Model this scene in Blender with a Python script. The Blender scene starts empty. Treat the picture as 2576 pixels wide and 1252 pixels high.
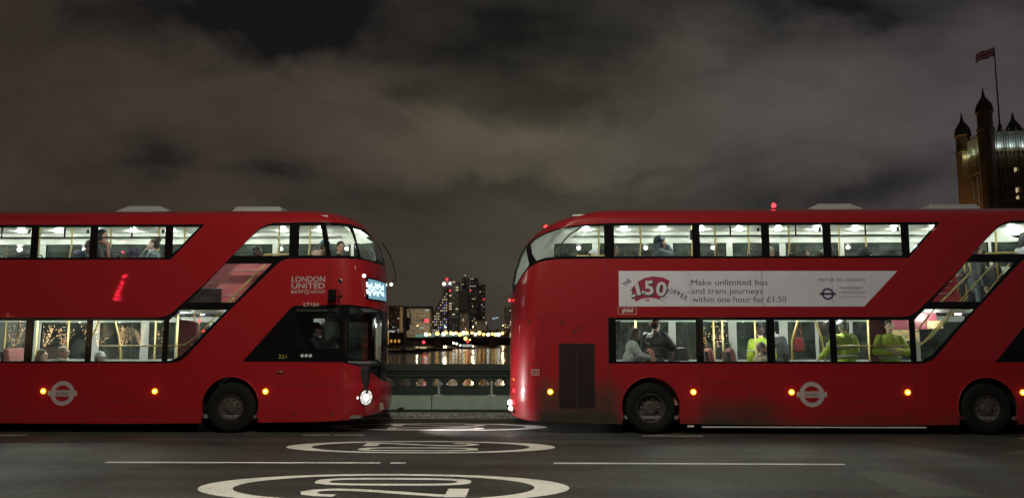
import bpy, bmesh, math, random
from mathutils import Vector, Matrix, Quaternion
from mathutils.geometry import tessellate_polygon
random.seed(7)
R = math.radians
sc = bpy.context.scene
col = sc.collection
# ---------------------------------------------------------------- camera
H = 1.765; PITCH = R(6.7); YAW = R(1.2); FPX = 1950.0
cd = bpy.data.cameras.new('camera'); cam = bpy.data.objects.new('camera', cd); col.objects.link(cam)
cd.sensor_width = 36.0; cd.lens = 36.0 * FPX / 2576.0
cd.clip_start = 0.1; cd.clip_end = 9000
cam.location = (0, 0, H); cam.rotation_euler = (R(90) + PITCH, 0, YAW)
sc.camera = cam
sc.render.resolution_x = 1024; sc.render.resolution_y = 497
sc.render.engine = 'CYCLES'
sc.view_settings.view_transform = 'Standard'; sc.view_settings.look = 'None'
sc.view_settings.gamma = 1; sc.view_settings.exposure = 0
sc.cycles.max_bounces = 8; sc.cycles.transparent_max_bounces = 24; sc.cycles.glossy_bounces = 4
sc.cycles.sample_clamp_indirect = 3.0

def ray(px, py):
    x = (px - 1288) / FPX; y = (626 - py) / FPX
    f = math.cos(PITCH) - math.sin(PITCH) * y; u = math.sin(PITCH) + math.cos(PITCH) * y
    return (x * math.cos(YAW) - f * math.sin(YAW), x * math.sin(YAW) + f * math.cos(YAW), u)
def at(px, py, Y):
    "world point seen at that place of the picture, at depth Y"
    d = ray(px, py); t = Y / d[1]
    return Vector((d[0] * t, Y, H + d[2] * t))

# ---------------------------------------------------------------- night sky: clouds lit from below by the city
W_ = bpy.data.worlds.new("World"); sc.world = W_; W_.use_nodes = True
nt = W_.node_tree; N = nt.nodes; LK = nt.links
for n in list(N): N.remove(n)
out = N.new('ShaderNodeOutputWorld'); bg = N.new('ShaderNodeBackground'); LK.new(bg.outputs[0], out.inputs[0])
tc = N.new('ShaderNodeTexCoord'); sep = N.new('ShaderNodeSeparateXYZ'); LK.new(tc.outputs['Generated'], sep.inputs[0])
def mth(op, a, b=None, c=None, clamp=False):
    n = N.new('ShaderNodeMath'); n.operation = op; n.use_clamp = clamp
    for i, v in enumerate((a, b, c)):
        if v is None: continue
        if isinstance(v, (int, float)): n.inputs[i].default_value = v
        else: LK.new(v, n.inputs[i])
    return n.outputs[0]
ya = mth('MAXIMUM', mth('ABSOLUTE', sep.outputs[1]), .15)
gx = mth('DIVIDE', sep.outputs[0], ya); gz = mth('DIVIDE', sep.outputs[2], ya)
cmb = N.new('ShaderNodeCombineXYZ'); LK.new(gx, cmb.inputs[0]); LK.new(mth('MULTIPLY', gz, 1.7), cmb.inputs[1]); LK.new(mth('MULTIPLY', sep.outputs[1], .5), cmb.inputs[2])
def noise(scale, detail, rough, dist=0, off=(0, 0, 0)):
    mp = N.new('ShaderNodeMapping'); mp.inputs['Location'].default_value = off; LK.new(cmb.outputs[0], mp.inputs[0])
    n = N.new('ShaderNodeTexNoise'); n.inputs['Scale'].default_value = scale; n.inputs['Detail'].default_value = detail
    n.inputs['Roughness'].default_value = rough; n.inputs['Distortion'].default_value = dist; LK.new(mp.outputs[0], n.inputs[0]); return n
nw = noise(3.0, 6, .58, .5); sw = N.new('ShaderNodeSeparateColor'); LK.new(nw.outputs['Color'], sw.inputs[0])
wx = mth('ADD', gx, mth('MULTIPLY', mth('SUBTRACT', sw.outputs[0], .5), .42))
wz = mth('ADD', gz, mth('MULTIPLY', mth('SUBTRACT', sw.outputs[1], .5), .26))
def blob(px, py, rx, ry, amp):
    d = ray(px, py); cx = d[0] / d[1]; cz = d[2] / d[1]
    a = mth('POWER', mth('ABSOLUTE', mth('MULTIPLY', mth('SUBTRACT', wx, cx), FPX / rx)), 2)
    b = mth('POWER', mth('ABSOLUTE', mth('MULTIPLY', mth('SUBTRACT', wz, cz), FPX / ry)), 2)
    return mth('MULTIPLY', mth('EXPONENT', mth('MULTIPLY', mth('ADD', a, b), -1)), amp)
V = mth('ADD', mth('MULTIPLY', mth('SUBTRACT', noise(5, 6, .6, .2, (3, 1, 0)).outputs[0], .5), .75), .46)
for b in [(520, 0, 370, 100, -.38), (840, 60, 190, 90, -.26), (1330, 60, 520, 130, -.25), (2300, -40, 600, 90, -.14), (1420, 250, 190, 90, -.17), (1110, 275, 110, 50, -.22),
          (2080, 10, 240, 60, -.20), (700, 405, 130, 45, -.25), (390, 400, 90, 70, -.22), (2150, 430, 230, 55, -.22), (1690, 405, 60, 26, -.22),
          (1150, 492, 260, 26, -.10), (60, 300, 190, 60, -.08), (620, 230, 330, 120, .16), (1400, 385, 420, 85, .38), (1950, 270, 380, 130, .26),
          (2450, 330, 250, 260, .10), (950, 360, 250, 70, .12), (1700, 640, 900, 90, .1)]:
    V = mth('ADD', V, blob(*b[:4], b[4] * 1.3))
V = mth('MAXIMUM', V, 0.03)
mr = N.new('ShaderNodeMapRange'); LK.new(gx, mr.inputs[0]); mr.inputs[1].default_value = -.6; mr.inputs[2].default_value = .62
cr = N.new('ShaderNodeValToRGB'); LK.new(mr.outputs[0], cr.inputs[0])
cr.color_ramp.elements[0].color = (.074, .052, .035, 1); cr.color_ramp.elements[1].color = (.095, .080, .080, 1)
for p, c in ((.3, (.082, .064, .044, 1)), (.52, (.089, .076, .048, 1)), (.72, (.088, .078, .066, 1))):
    e = cr.color_ramp.elements.new(p); e.color = c
vm = N.new('ShaderNodeVectorMath'); vm.operation = 'SCALE'; LK.new(cr.outputs[0], vm.inputs[0]); LK.new(V, vm.inputs['Scale'])
va = N.new('ShaderNodeVectorMath'); va.operation = 'ADD'; LK.new(vm.outputs[0], va.inputs[0]); va.inputs[1].default_value = (.0055, .0060, .0068)
LK.new(va.outputs[0], bg.inputs[0]); bg.inputs[1].default_value = 1.0

# ---------------------------------------------------------------- helpers
def tag(o, label=None, cat=None, group=None, kind=None):
    if label: o['label'] = label
    if cat: o['category'] = cat
    if group: o['group'] = group
    if kind: o['kind'] = kind
    return o
def empty(name, loc, rz=0):
    o = bpy.data.objects.new(name, None); col.objects.link(o); o.location = loc; o.rotation_euler = (0, 0, rz); o.empty_display_size = .2
    return o
def copy_tree(o, parent=None):
    c = o.copy(); col.objects.link(c); c.parent = parent
    for ch in [x for x in col.objects if x.parent == o]: copy_tree(ch, c)
    return c
def link(name, me, mat, parent=None, smooth=False):
    if isinstance(mat, (list, tuple)):
        for m in mat: me.materials.append(m)
    else: me.materials.append(mat)
    if smooth:
        me.polygons.foreach_set('use_smooth', [True] * len(me.polygons))
    me.name = name
    o = bpy.data.objects.new(name, me); col.objects.link(o)
    if parent: o.parent = parent
    return o
def tmp_graph(tmp):
    with bpy.context.temp_override(scene=tmp, view_layer=tmp.view_layers[0]):
        return bpy.context.evaluated_depsgraph_get()
class MB:
    def __init__(s): s.v = []; s.f = []; s.m = []
    def add(s, v, f, mi=0):
        n = len(s.v); s.v += [tuple(p) for p in v]; s.f += [tuple(i + n for i in q) for q in f]; s.m += [mi] * len(f); return s
    def box(s, x0, x1, y0, y1, z0, z1, mi=0):
        v = [(x, y, z) for z in (z0, z1) for y in (y0, y1) for x in (x0, x1)]
        return s.add(v, [(0, 2, 3, 1), (4, 5, 7, 6), (0, 1, 5, 4), (2, 6, 7, 3), (0, 4, 6, 2), (1, 3, 7, 5)], mi)
    def prism(s, pts, y0, y1, mi=0):
        "polygon in (x,z) pushed through y0..y1"
        n = len(pts); v = [(x, y0, z) for x, z in pts] + [(x, y1, z) for x, z in pts]
        f = [(i, (i + 1) % n, n + (i + 1) % n, n + i) for i in range(n)]
        t = tessellate_polygon([[Vector((x, z, 0)) for x, z in pts]])
        f += [tuple(q) for q in t] + [tuple(n + i for i in reversed(q)) for q in t]
        return s.add(v, f, mi)
    def tube(s, pts, r, k=8, caps=True, mi=0):
        pts = [Vector(p) for p in pts]; rs = r if isinstance(r, (list, tuple)) else [r] * len(pts); v = []; f = []
        a = None
        for i, p in enumerate(pts):
            d = (pts[min(i + 1, len(pts) - 1)] - pts[max(i - 1, 0)]).normalized()
            if a is None: a = d.orthogonal().normalized()
            else: a = (a - d * a.dot(d)); a = a.normalized() if a.length > 1e-5 else d.orthogonal().normalized()
            b = d.cross(a)
            for j in range(k):
                t = 2 * math.pi * j / k; v.append(p + (a * math.cos(t) + b * math.sin(t)) * rs[i])
        for i in range(len(pts) - 1):
            for j in range(k): f.append((i * k + j, i * k + (j + 1) % k, (i + 1) * k + (j + 1) % k, (i + 1) * k + j))
        if caps: f.append(tuple(range(k - 1, -1, -1))); f.append(tuple(range((len(pts) - 1) * k, len(pts) * k)))
        return s.add(v, f, mi)
    def lathe(s, prof, c=(0, 0, 0), axis='z', k=24, mi=0, caps=True):
        "prof: (r, h) along the axis"
        v = []; f = []; c = Vector(c)
        for r, h in prof:
            for j in range(k):
                t = 2 * math.pi * j / k; x, y = r * math.cos(t), r * math.sin(t)
                p = {'z': (x, y, h), 'y': (x, h, y), 'x': (h, x, y)}[axis]; v.append(c + Vector(p))
        for i in range(len(prof) - 1):
            for j in range(k): f.append((i * k + j, i * k + (j + 1) % k, (i + 1) * k + (j + 1) % k, (i + 1) * k + j))
        if caps: f.append(tuple(range(k - 1, -1, -1))); f.append(tuple(range((len(prof) - 1) * k, len(prof) * k)))
        return s.add(v, f, mi)
    def ell(s, c, r, rot=None, k=12, l=8, mi=0):
        v = []; f = []; c = Vector(c); r = (r, r, r) if isinstance(r, (int, float)) else r
        for i in range(l + 1):
            th = math.pi * i / l
            for j in range(k):
                ph = 2 * math.pi * j / k; p = Vector((r[0] * math.sin(th) * math.cos(ph), r[1] * math.sin(th) * math.sin(ph), r[2] * math.cos(th)))
                if rot is not None: p = rot @ p
                v.append(c + p)
        for i in range(l):
            for j in range(k): f.append((i * k + j, (i + 1) * k + j, (i + 1) * k + (j + 1) % k, i * k + (j + 1) % k))
        return s.add(v, f, mi)
    def mesh(s, weld=0):
        me = bpy.data.meshes.new('m'); me.from_pydata(s.v, [], s.f); me.polygons.foreach_set('material_index', s.m)
        bm = bmesh.new(); bm.from_mesh(me)
        bmesh.ops.remove_doubles(bm, verts=bm.verts, dist=1e-5); bmesh.ops.recalc_face_normals(bm, faces=bm.faces)
        bm.to_mesh(me); bm.free(); me.update(); return me
    def build(s, name, mat, parent=None, smooth=False, bevel=0):
        me = s.mesh()
        o = link(name, me, mat, parent, smooth)
        if bevel:
            b = o.modifiers.new('bevel', 'BEVEL'); b.width = bevel; b.segments = 2; b.limit_method = 'ANGLE'
        return o

# ---------------------------------------------------------------- materials
M = {}
def mat(name, c=(.5, .5, .5), rough=.5, metal=0, emit=None, es=0, coat=0, spec=.5, noise_=None, bump=None):
    m = bpy.data.materials.new(name); m.use_nodes = True; t = m.node_tree; p = t.nodes['Principled BSDF']
    p.inputs['Base Color'].default_value = (*c, 1); p.inputs['Roughness'].default_value = rough; p.inputs['Metallic'].default_value = metal
    p.inputs['Specular IOR Level'].default_value = spec
    p.inputs['Coat Weight'].default_value = coat; p.inputs['Coat Roughness'].default_value = .06
    if emit: p.inputs['Emission Color'].default_value = (*emit, 1); p.inputs['Emission Strength'].default_value = es
    if noise_ or bump:
        g = t.nodes.new('ShaderNodeTexCoord')
    if noise_:
        sc_, amt = noise_
        n = t.nodes.new('ShaderNodeTexNoise'); n.inputs['Scale'].default_value = sc_; n.inputs['Detail'].default_value = 6; t.links.new(g.outputs['Object'], n.inputs[0])
        r = t.nodes.new('ShaderNodeMapRange'); t.links.new(n.outputs[0], r.inputs[0]); r.inputs[1].default_value = .3; r.inputs[2].default_value = .7
        r.inputs[3].default_value = 1 - amt; r.inputs[4].default_value = 1 + amt
        s = t.nodes.new('ShaderNodeVectorMath'); s.operation = 'SCALE'; s.inputs[0].default_value = c; t.links.new(r.outputs[0], s.inputs['Scale'])
        t.links.new(s.outputs[0], p.inputs['Base Color'])
    if bump:
        n = t.nodes.new('ShaderNodeTexNoise'); n.inputs['Scale'].default_value = bump[0]; n.inputs['Detail'].default_value = 4; t.links.new(g.outputs['Object'], n.inputs[0])
        b = t.nodes.new('ShaderNodeBump'); b.inputs['Strength'].default_value = bump[1]; b.inputs['Distance'].default_value = bump[2] if len(bump) > 2 else .01
        t.links.new(n.outputs[0], b.inputs['Height']); t.links.new(b.outputs[0], p.inputs['Normal'])
        if coat: t.links.new(b.outputs[0], p.inputs['Coat Normal'])
    M[name] = m; return m
def glassmat(name, tint, fac0, rough=0.0):
    m = bpy.data.materials.new(name); m.use_nodes = True; t = m.node_tree; t.nodes.clear()
    o = t.nodes.new('ShaderNodeOutputMaterial'); mx = t.nodes.new('ShaderNodeMixShader'); tr = t.nodes.new('ShaderNodeBsdfTransparent'); gl = t.nodes.new('ShaderNodeBsdfGlossy')
    tr.inputs[0].default_value = (*tint, 1); gl.inputs['Roughness'].default_value = rough; gl.inputs[0].default_value = (1, 1, 1, 1)
    lw = t.nodes.new('ShaderNodeLayerWeight'); lw.inputs[0].default_value = fac0
    t.links.new(lw.outputs['Fresnel'], mx.inputs[0]); t.links.new(tr.outputs[0], mx.inputs[1]); t.links.new(gl.outputs[0], mx.inputs[2]); t.links.new(mx.outputs[0], o.inputs[0])
    M[name] = m; return m
glassmat('clear_glass', (.93, .95, .93), .32); glassmat('dark_glass', (.17, .22, .20), .42, 0); glassmat('cab_glass', (.75, .78, .78), .34)
def film(name, c, lo, hi, scale):
    "smears on clear glass; greenish veil on dark glass standing in for reflections"
    _t = M[name].node_tree; _o = _t.nodes['Material Output']; _d = _t.nodes.new('ShaderNodeBsdfDiffuse'); _d.inputs[0].default_value = (*c, 1)
    _n = _t.nodes.new('ShaderNodeTexNoise'); _n.inputs['Scale'].default_value = scale; _n.inputs['Detail'].default_value = 6; _g = _t.nodes.new('ShaderNodeTexCoord'); _t.links.new(_g.outputs['Object'], _n.inputs[0])
    _r = _t.nodes.new('ShaderNodeMapRange'); _t.links.new(_n.outputs[0], _r.inputs[0]); _r.inputs[1].default_value = .38; _r.inputs[2].default_value = .7; _r.inputs[3].default_value = lo; _r.inputs[4].default_value = hi
    _m = _t.nodes.new('ShaderNodeMixShader'); _src = _o.inputs[0].links[0].from_socket; _t.links.new(_r.outputs[0], _m.inputs[0]); _t.links.new(_src, _m.inputs[1]); _t.links.new(_d.outputs[0], _m.inputs[2]); _t.links.new(_m.outputs[0], _o.inputs[0])
film('dark_glass', (.30, .40, .34), .03, .24, 3.5); film('clear_glass', (.5, .5, .47), .0, .09, 2.6)  # dark glass: greenish diffuse in place of interior reflections; clear glass: smears
mat('black_gloss', (.006, .006, .007), .10, spec=.35); mat('black_matt', (.012, .012, .012), .7); mat('rubber', (.009, .0085, .008), .8, spec=.2, bump=(30, .4))
mat('steel_dark', (.065, .055, .048), .6, .1, noise_=(9, .3)); mat('nut_steel', (.22, .18, .16), .45, .5); mat('chrome', (.7, .7, .7), .15, 1)
mat('white_paint', (.62, .60, .60), .5); mat('ad_white', (.66, .64, .72), .45, noise_=(3, .06)); mat('ad_ink', (.05, .035, .12), .5); mat('ad_black', (.02, .02, .025), .5)
mat('ad_magenta', (.32, .02, .07), .5); mat('logo_grey', (.42, .36, .36), .5); mat('pod', (.38, .38, .38), .45)
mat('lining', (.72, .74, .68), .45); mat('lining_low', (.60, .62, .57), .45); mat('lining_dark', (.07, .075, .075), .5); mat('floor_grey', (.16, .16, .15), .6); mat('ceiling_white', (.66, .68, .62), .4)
mat('maroon', (.16, .035, .05), .35); mat('stair_lit_red', (.85, .24, .29), .35); mat('stair_red', (.50, .015, .03), .2, coat=.5); mat('brass_pole', (.72, .55, .20), .3)
mat('seat_fabric', (.42, .17, .15), .8, noise_=(25, .35)); mat('seat_shell', (.03, .03, .035), .4); mat('chrome_rail', (.8, .66, .35), .25, .7)
mat('lamp_emit', (1, 1, 1), .5, emit=(1, .98, .86), es=9); mat('amber_emit', (1, .5, .05), .5, emit=(1, .58, .12), es=9)
mat('amber_halo', (1, .5, .05), .5, emit=(1, .40, .015), es=1.9)
mat('red_emit', (1, .05, .05), .5, emit=(1, .025, .03), es=6); mat('red_dim', (.8, .03, .03), .3, emit=(1, .03, .05), es=1.3)
mat('head_emit', (1, 1, 1), .5, emit=(1, .97, .93), es=14); mat('led_emit', (1, 1, 1), .5, emit=(1, .97, .93), es=.9); mat('display_emit', (.2, .4, .5), .3, emit=(.22, .5, .66), es=.55); mat('display_text', (.9, .9, .9), .3, emit=(.75, .95, 1), es=1.3)
mat('marker_white', (.8, .8, .8), .4, emit=(.8, .95, .85), es=2.0); mat('reflector_orange', (.8, .25, .05), .3); mat('yellow_text', (.35, .27, .03), .5, emit=(.9, .75, .1), es=.03)
mat('plate', (.7, .7, .62), .5)

def paint(name, c, dirt):
    m = mat(name, c, .42, coat=.75, spec=.25); t = m.node_tree; p = t.nodes['Principled BSDF']
    p.inputs['Coat Roughness'].default_value = .028
    g = t.nodes.new('ShaderNodeTexCoord'); n = t.nodes.new('ShaderNodeTexNoise'); n.inputs['Scale'].default_value = .9; n.inputs['Detail'].default_value = 1; t.links.new(g.outputs['Object'], n.inputs[0])
    b = t.nodes.new('ShaderNodeBump'); b.inputs['Strength'].default_value = .22; b.inputs['Distance'].default_value = .03; t.links.new(n.outputs[0], b.inputs['Height'])
    t.links.new(b.outputs[0], p.inputs['Coat Normal'])
    # road film: low down, and thickest round the rear
    s = t.nodes.new('ShaderNodeSeparateXYZ'); t.links.new(g.outputs['Object'], s.inputs[0])
    def m_(op, a, b_=None, cl=False):
        q = t.nodes.new('ShaderNodeMath'); q.operation = op; q.use_clamp = cl
        for i, v in enumerate((a, b_)):
            if v is None: continue
            if isinstance(v, (int, float)): q.inputs[i].default_value = v
            else: t.links.new(v, q.inputs[i])
        return q.outputs[0]
    def rng(x, a, b_):
        q = t.nodes.new('ShaderNodeMapRange'); q.interpolation_type = 'SMOOTHSTEP'; t.links.new(x, q.inputs[0]); q.inputs[1].default_value = a; q.inputs[2].default_value = b_; return q.outputs[0]
    n2 = t.nodes.new('ShaderNodeTexNoise'); n2.inputs['Scale'].default_value = 2.2; n2.inputs['Detail'].default_value = 7; n2.inputs['Roughness'].default_value = .6; t.links.new(g.outputs['Object'], n2.inputs[0])
    zz = m_('ADD', s.outputs[2], m_('MULTIPLY', m_('SUBTRACT', n2.outputs[0], .5), .5))
    low = rng(zz, .55, .15)
    rear = m_('MULTIPLY', m_('MULTIPLY', rng(zz, 1.15, .72), rng(s.outputs[0], -6.7, -7.1)), rng(s.outputs[0], -8.6, -8.3))
    mid = m_('MULTIPLY', m_('MULTIPLY', rng(zz, .80, .45), rng(s.outputs[0], -5.6, -5.2)), rng(s.outputs[0], -3.5, -4.3))
    d = m_('MULTIPLY', m_('ADD', m_('ADD', m_('MULTIPLY', low, .45), m_('MULTIPLY', rear, .95)), m_('MULTIPLY', mid, .7)), dirt, True)
    mx = t.nodes.new('ShaderNodeMix'); mx.data_type = 'RGBA'; t.links.new(d, mx.inputs[0]); mx.inputs[6].default_value = (*c, 1); mx.inputs[7].default_value = (.036, .030, .021, 1)
    t.links.new(mx.outputs[2], p.inputs['Base Color'])
    t.links.new(m_('ADD', m_('MULTIPLY', d, .35), .38), p.inputs['Roughness']); t.links.new(m_('SUBTRACT', .75, m_('MULTIPLY', d, .7)), p.inputs['Coat Weight'])
    # the inside of the shell is pale plastic, not paint
    o = t.nodes['Material Output']; ge = t.nodes.new('ShaderNodeNewGeometry'); d2 = t.nodes.new('ShaderNodeBsdfDiffuse'); d2.inputs[0].default_value = (.45, .47, .43, 1)
    ms = t.nodes.new('ShaderNodeMixShader'); t.links.new(ge.outputs['Backfacing'], ms.inputs[0]); t.links.new(p.outputs[0], ms.inputs[1]); t.links.new(d2.outputs[0], ms.inputs[2]); t.links.new(ms.outputs[0], o.inputs[0])
    return m
paint('bus_red', (.34, .009, .014), .12); paint('bus_red_dirty', (.31, .010, .015), .85)
# ---------------------------------------------------------------- road, markings, pavement, river
def ground_mat(name, c1, c2, scale, rough, bump=.4, speck=0):
    m = mat(name, c1, rough); t = m.node_tree; p = t.nodes['Principled BSDF']; g = t.nodes.new('ShaderNodeTexCoord')
    a = t.nodes.new('ShaderNodeTexNoise'); a.inputs['Scale'].default_value = scale; a.inputs['Detail'].default_value = 8; t.links.new(g.outputs['Object'], a.inputs[0])
    b = t.nodes.new('ShaderNodeTexNoise'); b.inputs['Scale'].default_value = 17; b.inputs['Detail'].default_value = 9; b.inputs['Roughness'].default_value = .85; t.links.new(g.outputs['Object'], b.inputs[0])
    x = t.nodes.new('ShaderNodeMix'); x.data_type = 'RGBA'; x.inputs[6].default_value = (*c1, 1); x.inputs[7].default_value = (*c2, 1)
    r = t.nodes.new('ShaderNodeMapRange'); t.links.new(a.outputs[0], r.inputs[0]); r.inputs[1].default_value = .35; r.inputs[2].default_value = .65; t.links.new(r.outputs[0], x.inputs[0])
    y = t.nodes.new('ShaderNodeMix'); y.data_type = 'RGBA'; y.blend_type = 'MULTIPLY'; y.inputs[0].default_value = 1; t.links.new(x.outputs[2], y.inputs[6])
    r2 = t.nodes.new('ShaderNodeMapRange'); t.links.new(b.outputs[0], r2.inputs[0]); r2.inputs[1].default_value = .42; r2.inputs[2].default_value = .60; r2.inputs[3].default_value = .35; r2.inputs[4].default_value = 1.9
    t.links.new(r2.outputs[0], y.inputs[7]); t.links.new(y.outputs[2], p.inputs['Base Color'])
    # bands polished by tyres run along the road
    mp = t.nodes.new('ShaderNodeMapping'); mp.inputs['Scale'].default_value = (.05, 1.1, 1); t.links.new(g.outputs['Object'], mp.inputs[0])
    c3_ = t.nodes.new('ShaderNodeTexNoise'); c3_.inputs['Scale'].default_value = 1.6; c3_.inputs['Detail'].default_value = 5; t.links.new(mp.outputs[0], c3_.inputs[0])
    r5 = t.nodes.new('ShaderNodeMapRange'); t.links.new(c3_.outputs[0], r5.inputs[0]); r5.inputs[1].default_value = .38; r5.inputs[2].default_value = .62; r5.inputs[3].default_value = .68; r5.inputs[4].default_value = 1.3
    y2 = t.nodes.new('ShaderNodeVectorMath'); y2.operation = 'SCALE'; t.links.new(y.outputs[2], y2.inputs[0]); t.links.new(r5.outputs[0], y2.inputs['Scale']); t.links.new(y2.outputs[0], p.inputs['Base Color'])
    bp = t.nodes.new('ShaderNodeBump'); bp.inputs['Strength'].default_value = bump; bp.inputs['Distance'].default_value = .012; t.links.new(b.outputs[0], bp.inputs['Height']); t.links.new(bp.outputs[0], p.inputs['Normal'])
    r3 = t.nodes.new('ShaderNodeMapRange'); t.links.new(a.outputs[0], r3.inputs[0]); r3.inputs[1].default_value = .3; r3.inputs[2].default_value = .7; r3.inputs[3].default_value = rough - .12; r3.inputs[4].default_value = rough + .12; t.links.new(r3.outputs[0], p.inputs['Roughness'])
    return m
ground_mat('asphalt', (.034, .034, .030), (.052, .050, .043), .8, .62, .9); ground_mat('paving', (.10, .11, .10), (.15, .15, .13), 2.0, .6, .15)
ground_mat('kerb_stone', (.13, .13, .12), (.2, .2, .18), 3, .6, .2)
def marking_mat():
    m = mat('road_paint', (.55, .52, .48), .6); t = m.node_tree; p = t.nodes['Principled BSDF']; g = t.nodes.new('ShaderNodeTexCoord')
    b = t.nodes.new('ShaderNodeTexNoise'); b.inputs['Scale'].default_value = 38; b.inputs['Detail'].default_value = 6; b.inputs['Roughness'].default_value = .75; t.links.new(g.outputs['Object'], b.inputs[0])
    a = t.nodes.new('ShaderNodeTexNoise'); a.inputs['Scale'].default_value = 2.4; a.inputs['Detail'].default_value = 4; t.links.new(g.outputs['Object'], a.inputs[0])
    s = t.nodes.new('ShaderNodeMath'); s.operation = 'MULTIPLY_ADD'; t.links.new(a.outputs[0], s.inputs[0]); s.inputs[1].default_value = .5; t.links.new(b.outputs[0], s.inputs[2])
    r = t.nodes.new('ShaderNodeMapRange'); t.links.new(s.outputs[0], r.inputs[0]); r.inputs[1].default_value = .80; r.inputs[2].default_value = .95
    x = t.nodes.new('ShaderNodeMix'); x.data_type = 'RGBA'; t.links.new(r.outputs[0], x.inputs[0]); x.inputs[6].default_value = (.86, .82, .76, 1); x.inputs[7].default_value = (.30, .28, .24, 1); t.links.new(x.outputs[2], p.inputs['Base Color'])
marking_mat()
tag(MB().box(-90, 90, -3.2, 18.05, -1.2, 0).build('road', M['asphalt']), kind='structure')
tag(MB().box(-90, 90, 18.052, 18.18, -.6, .10).box(-90, 90, -3.35, -3.202, -.6, .12).build('kerb', M['kerb_stone'], bevel=.015), kind='structure')
tag(MB().box(-90, 90, 18.182, 23.3, -.6, .115).box(-90, 90, -8.6, -3.352, -.6, .115).build('pavement', M['paving']), kind='structure')
tag(MB().box(-90, 90, -8.9, 23.6, -2.6, -1.21).build('bridge_deck', M['kerb_stone']), kind='structure')
def sheet(polys, name, z=.004, mt='road_paint', parent=None):
    "polys: (outer, holes) in x,y -> one painted sheet"
    mb = MB()
    for outer, holes in polys:
        rings = [outer] + holes; flat = [p for r in rings for p in r]
        t = tessellate_polygon([[Vector((x, y, 0)) for x, y in r] for r in rings])
        mb.add([(x, y, z) for x, y in flat], [tuple(q) for q in t])
    me = mb.mesh(); bm = bmesh.new(); bm.from_mesh(me)
    for f in bm.faces:
        if f.normal.z < 0: f.normal_flip()
    bm.to_mesh(me); bm.free()
    return link(name, me, M[mt], parent)
def dash(x0, x1, y0, y1, w=.1):
    return ([(x0, y0 - w / 2), (x1, y1 - w / 2), (x1, y1 + w / 2), (x0, y0 + w / 2)], [])
for a in [(-6.15, -2.15, 11.44, 11.47), (-2.0, -1.78, 11.47, 11.47), (.36, 4.52, 11.50, 11.47), (9.0, 13, 11.4, 11.4), (-14, -9.9, 11.4, 11.4)]:
    tag(sheet([dash(*a)], 'road_marking'), kind='structure')
for a in [(-4.26, -3.72, 14.77, 14.78), (-3.66, -3.09, 14.78, 14.78), (2.11, 3.23, 14.76, 14.74), (-11.3, -9.36, 14.6, 14.6), (8.9, 10.6, 14.55, 14.55)]:
    tag(sheet([dash(*a, .07)], 'road_marking'), kind='structure')
tag(sheet([dash(-40, 40, 17.88, 17.88, .09)], 'road_marking'), kind='structure')
def ring(cx, cy, a, b, wa, wb, k=72):
    P = lambda A, B: [(cx + A * abs(math.cos(t)) ** .9 * (1 if math.cos(t) >= 0 else -1), cy + B * math.sin(t)) for t in [2 * math.pi * i / k for i in range(k)]]
    return (P(a, b), [P(a - wa, b - wb)])
def stroke(pts, w, cx, cy, flip):
    "thick line with its own width across and along the road"
    L = []; Rr = []; n = len(pts)
    for i, p in enumerate(pts):
        d = Vector(pts[min(i + 1, n - 1)]) - Vector(pts[max(0, i - 1)]); d.normalize(); nn = Vector((-d.y, d.x))
        L.append((p[0] + nn.x * w[0], p[1] + nn.y * w[1])); Rr.append((p[0] - nn.x * w[0], p[1] - nn.y * w[1]))
    q = L + Rr[::-1]
    return ([(cx + flip * x, cy + flip * y) for x, y in q], [])
def twenty(cx, cy, flip, ky=1):
    # reading up the road = +x, characters one after another along -y
    S = []
    o = [(math.cos(t) * 1.02, .32 * 1 * math.sin(t)) for t in [2 * math.pi * i / 40 for i in range(40)]]
    sup = lambda a, b, n=.62: [(a * abs(math.cos(t)) ** n * (1 if math.cos(t) >= 0 else -1), b * abs(math.sin(t)) ** n * (1 if math.sin(t) >= 0 else -1)) for t in [2 * math.pi * i / 48 for i in range(48)]]
    S.append(([(cx + flip * x, cy + flip * (y - .29)) for x, y in sup(.98, .215)], [[(cx + flip * x, cy + flip * (y - .29)) for x, y in sup(.80, .115)]]))
    # the figure two: top curl at +x, slope back to the foot at -x
    two = [(.52, .44), (.72, .42), (.84, .36), (.87, .27), (.80, .19), (.62, .145), (.36, .16), (.05, .23), (-.3, .32), (-.6, .40), (-.80, .43)]
    S.append(stroke(two, (.11, .052), cx, cy, flip))
    S.append(([(cx + flip * x, cy + flip * y) for x, y in ((-.74, .495), (-.74, .08), (-.99, .08), (-.99, .495))], []))
    S = [([(x, cy + (y - cy) * ky) for x, y in o_], [[(x, cy + (y - cy) * ky) for x, y in h_] for h_ in hs_]) for o_, hs_ in S]
    return S
def merged(name, parts):
    for i, p in enumerate(parts): pass
    return sheet(parts, name)
for cx, cy, fl in [(-1.75, 9.62, -1), (-1.80, 13.18, 1), (-1.87, 16.17, 1)]:
    rg = ring(cx, cy, 2.24, .92 if cy < 10 else (.73 if cy < 16 else .66), .42, .12 if cy < 10 else .10)
    tag(sheet([rg], 'road_marking'), kind='structure')
    for j, p in enumerate(twenty(cx + (.05 if fl < 0 else 0), cy, fl, 1.22 if fl < 0 else 1)):
        tag(sheet([p], 'road_marking', z=.0045 + .0005 * j), kind='structure')
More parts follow.
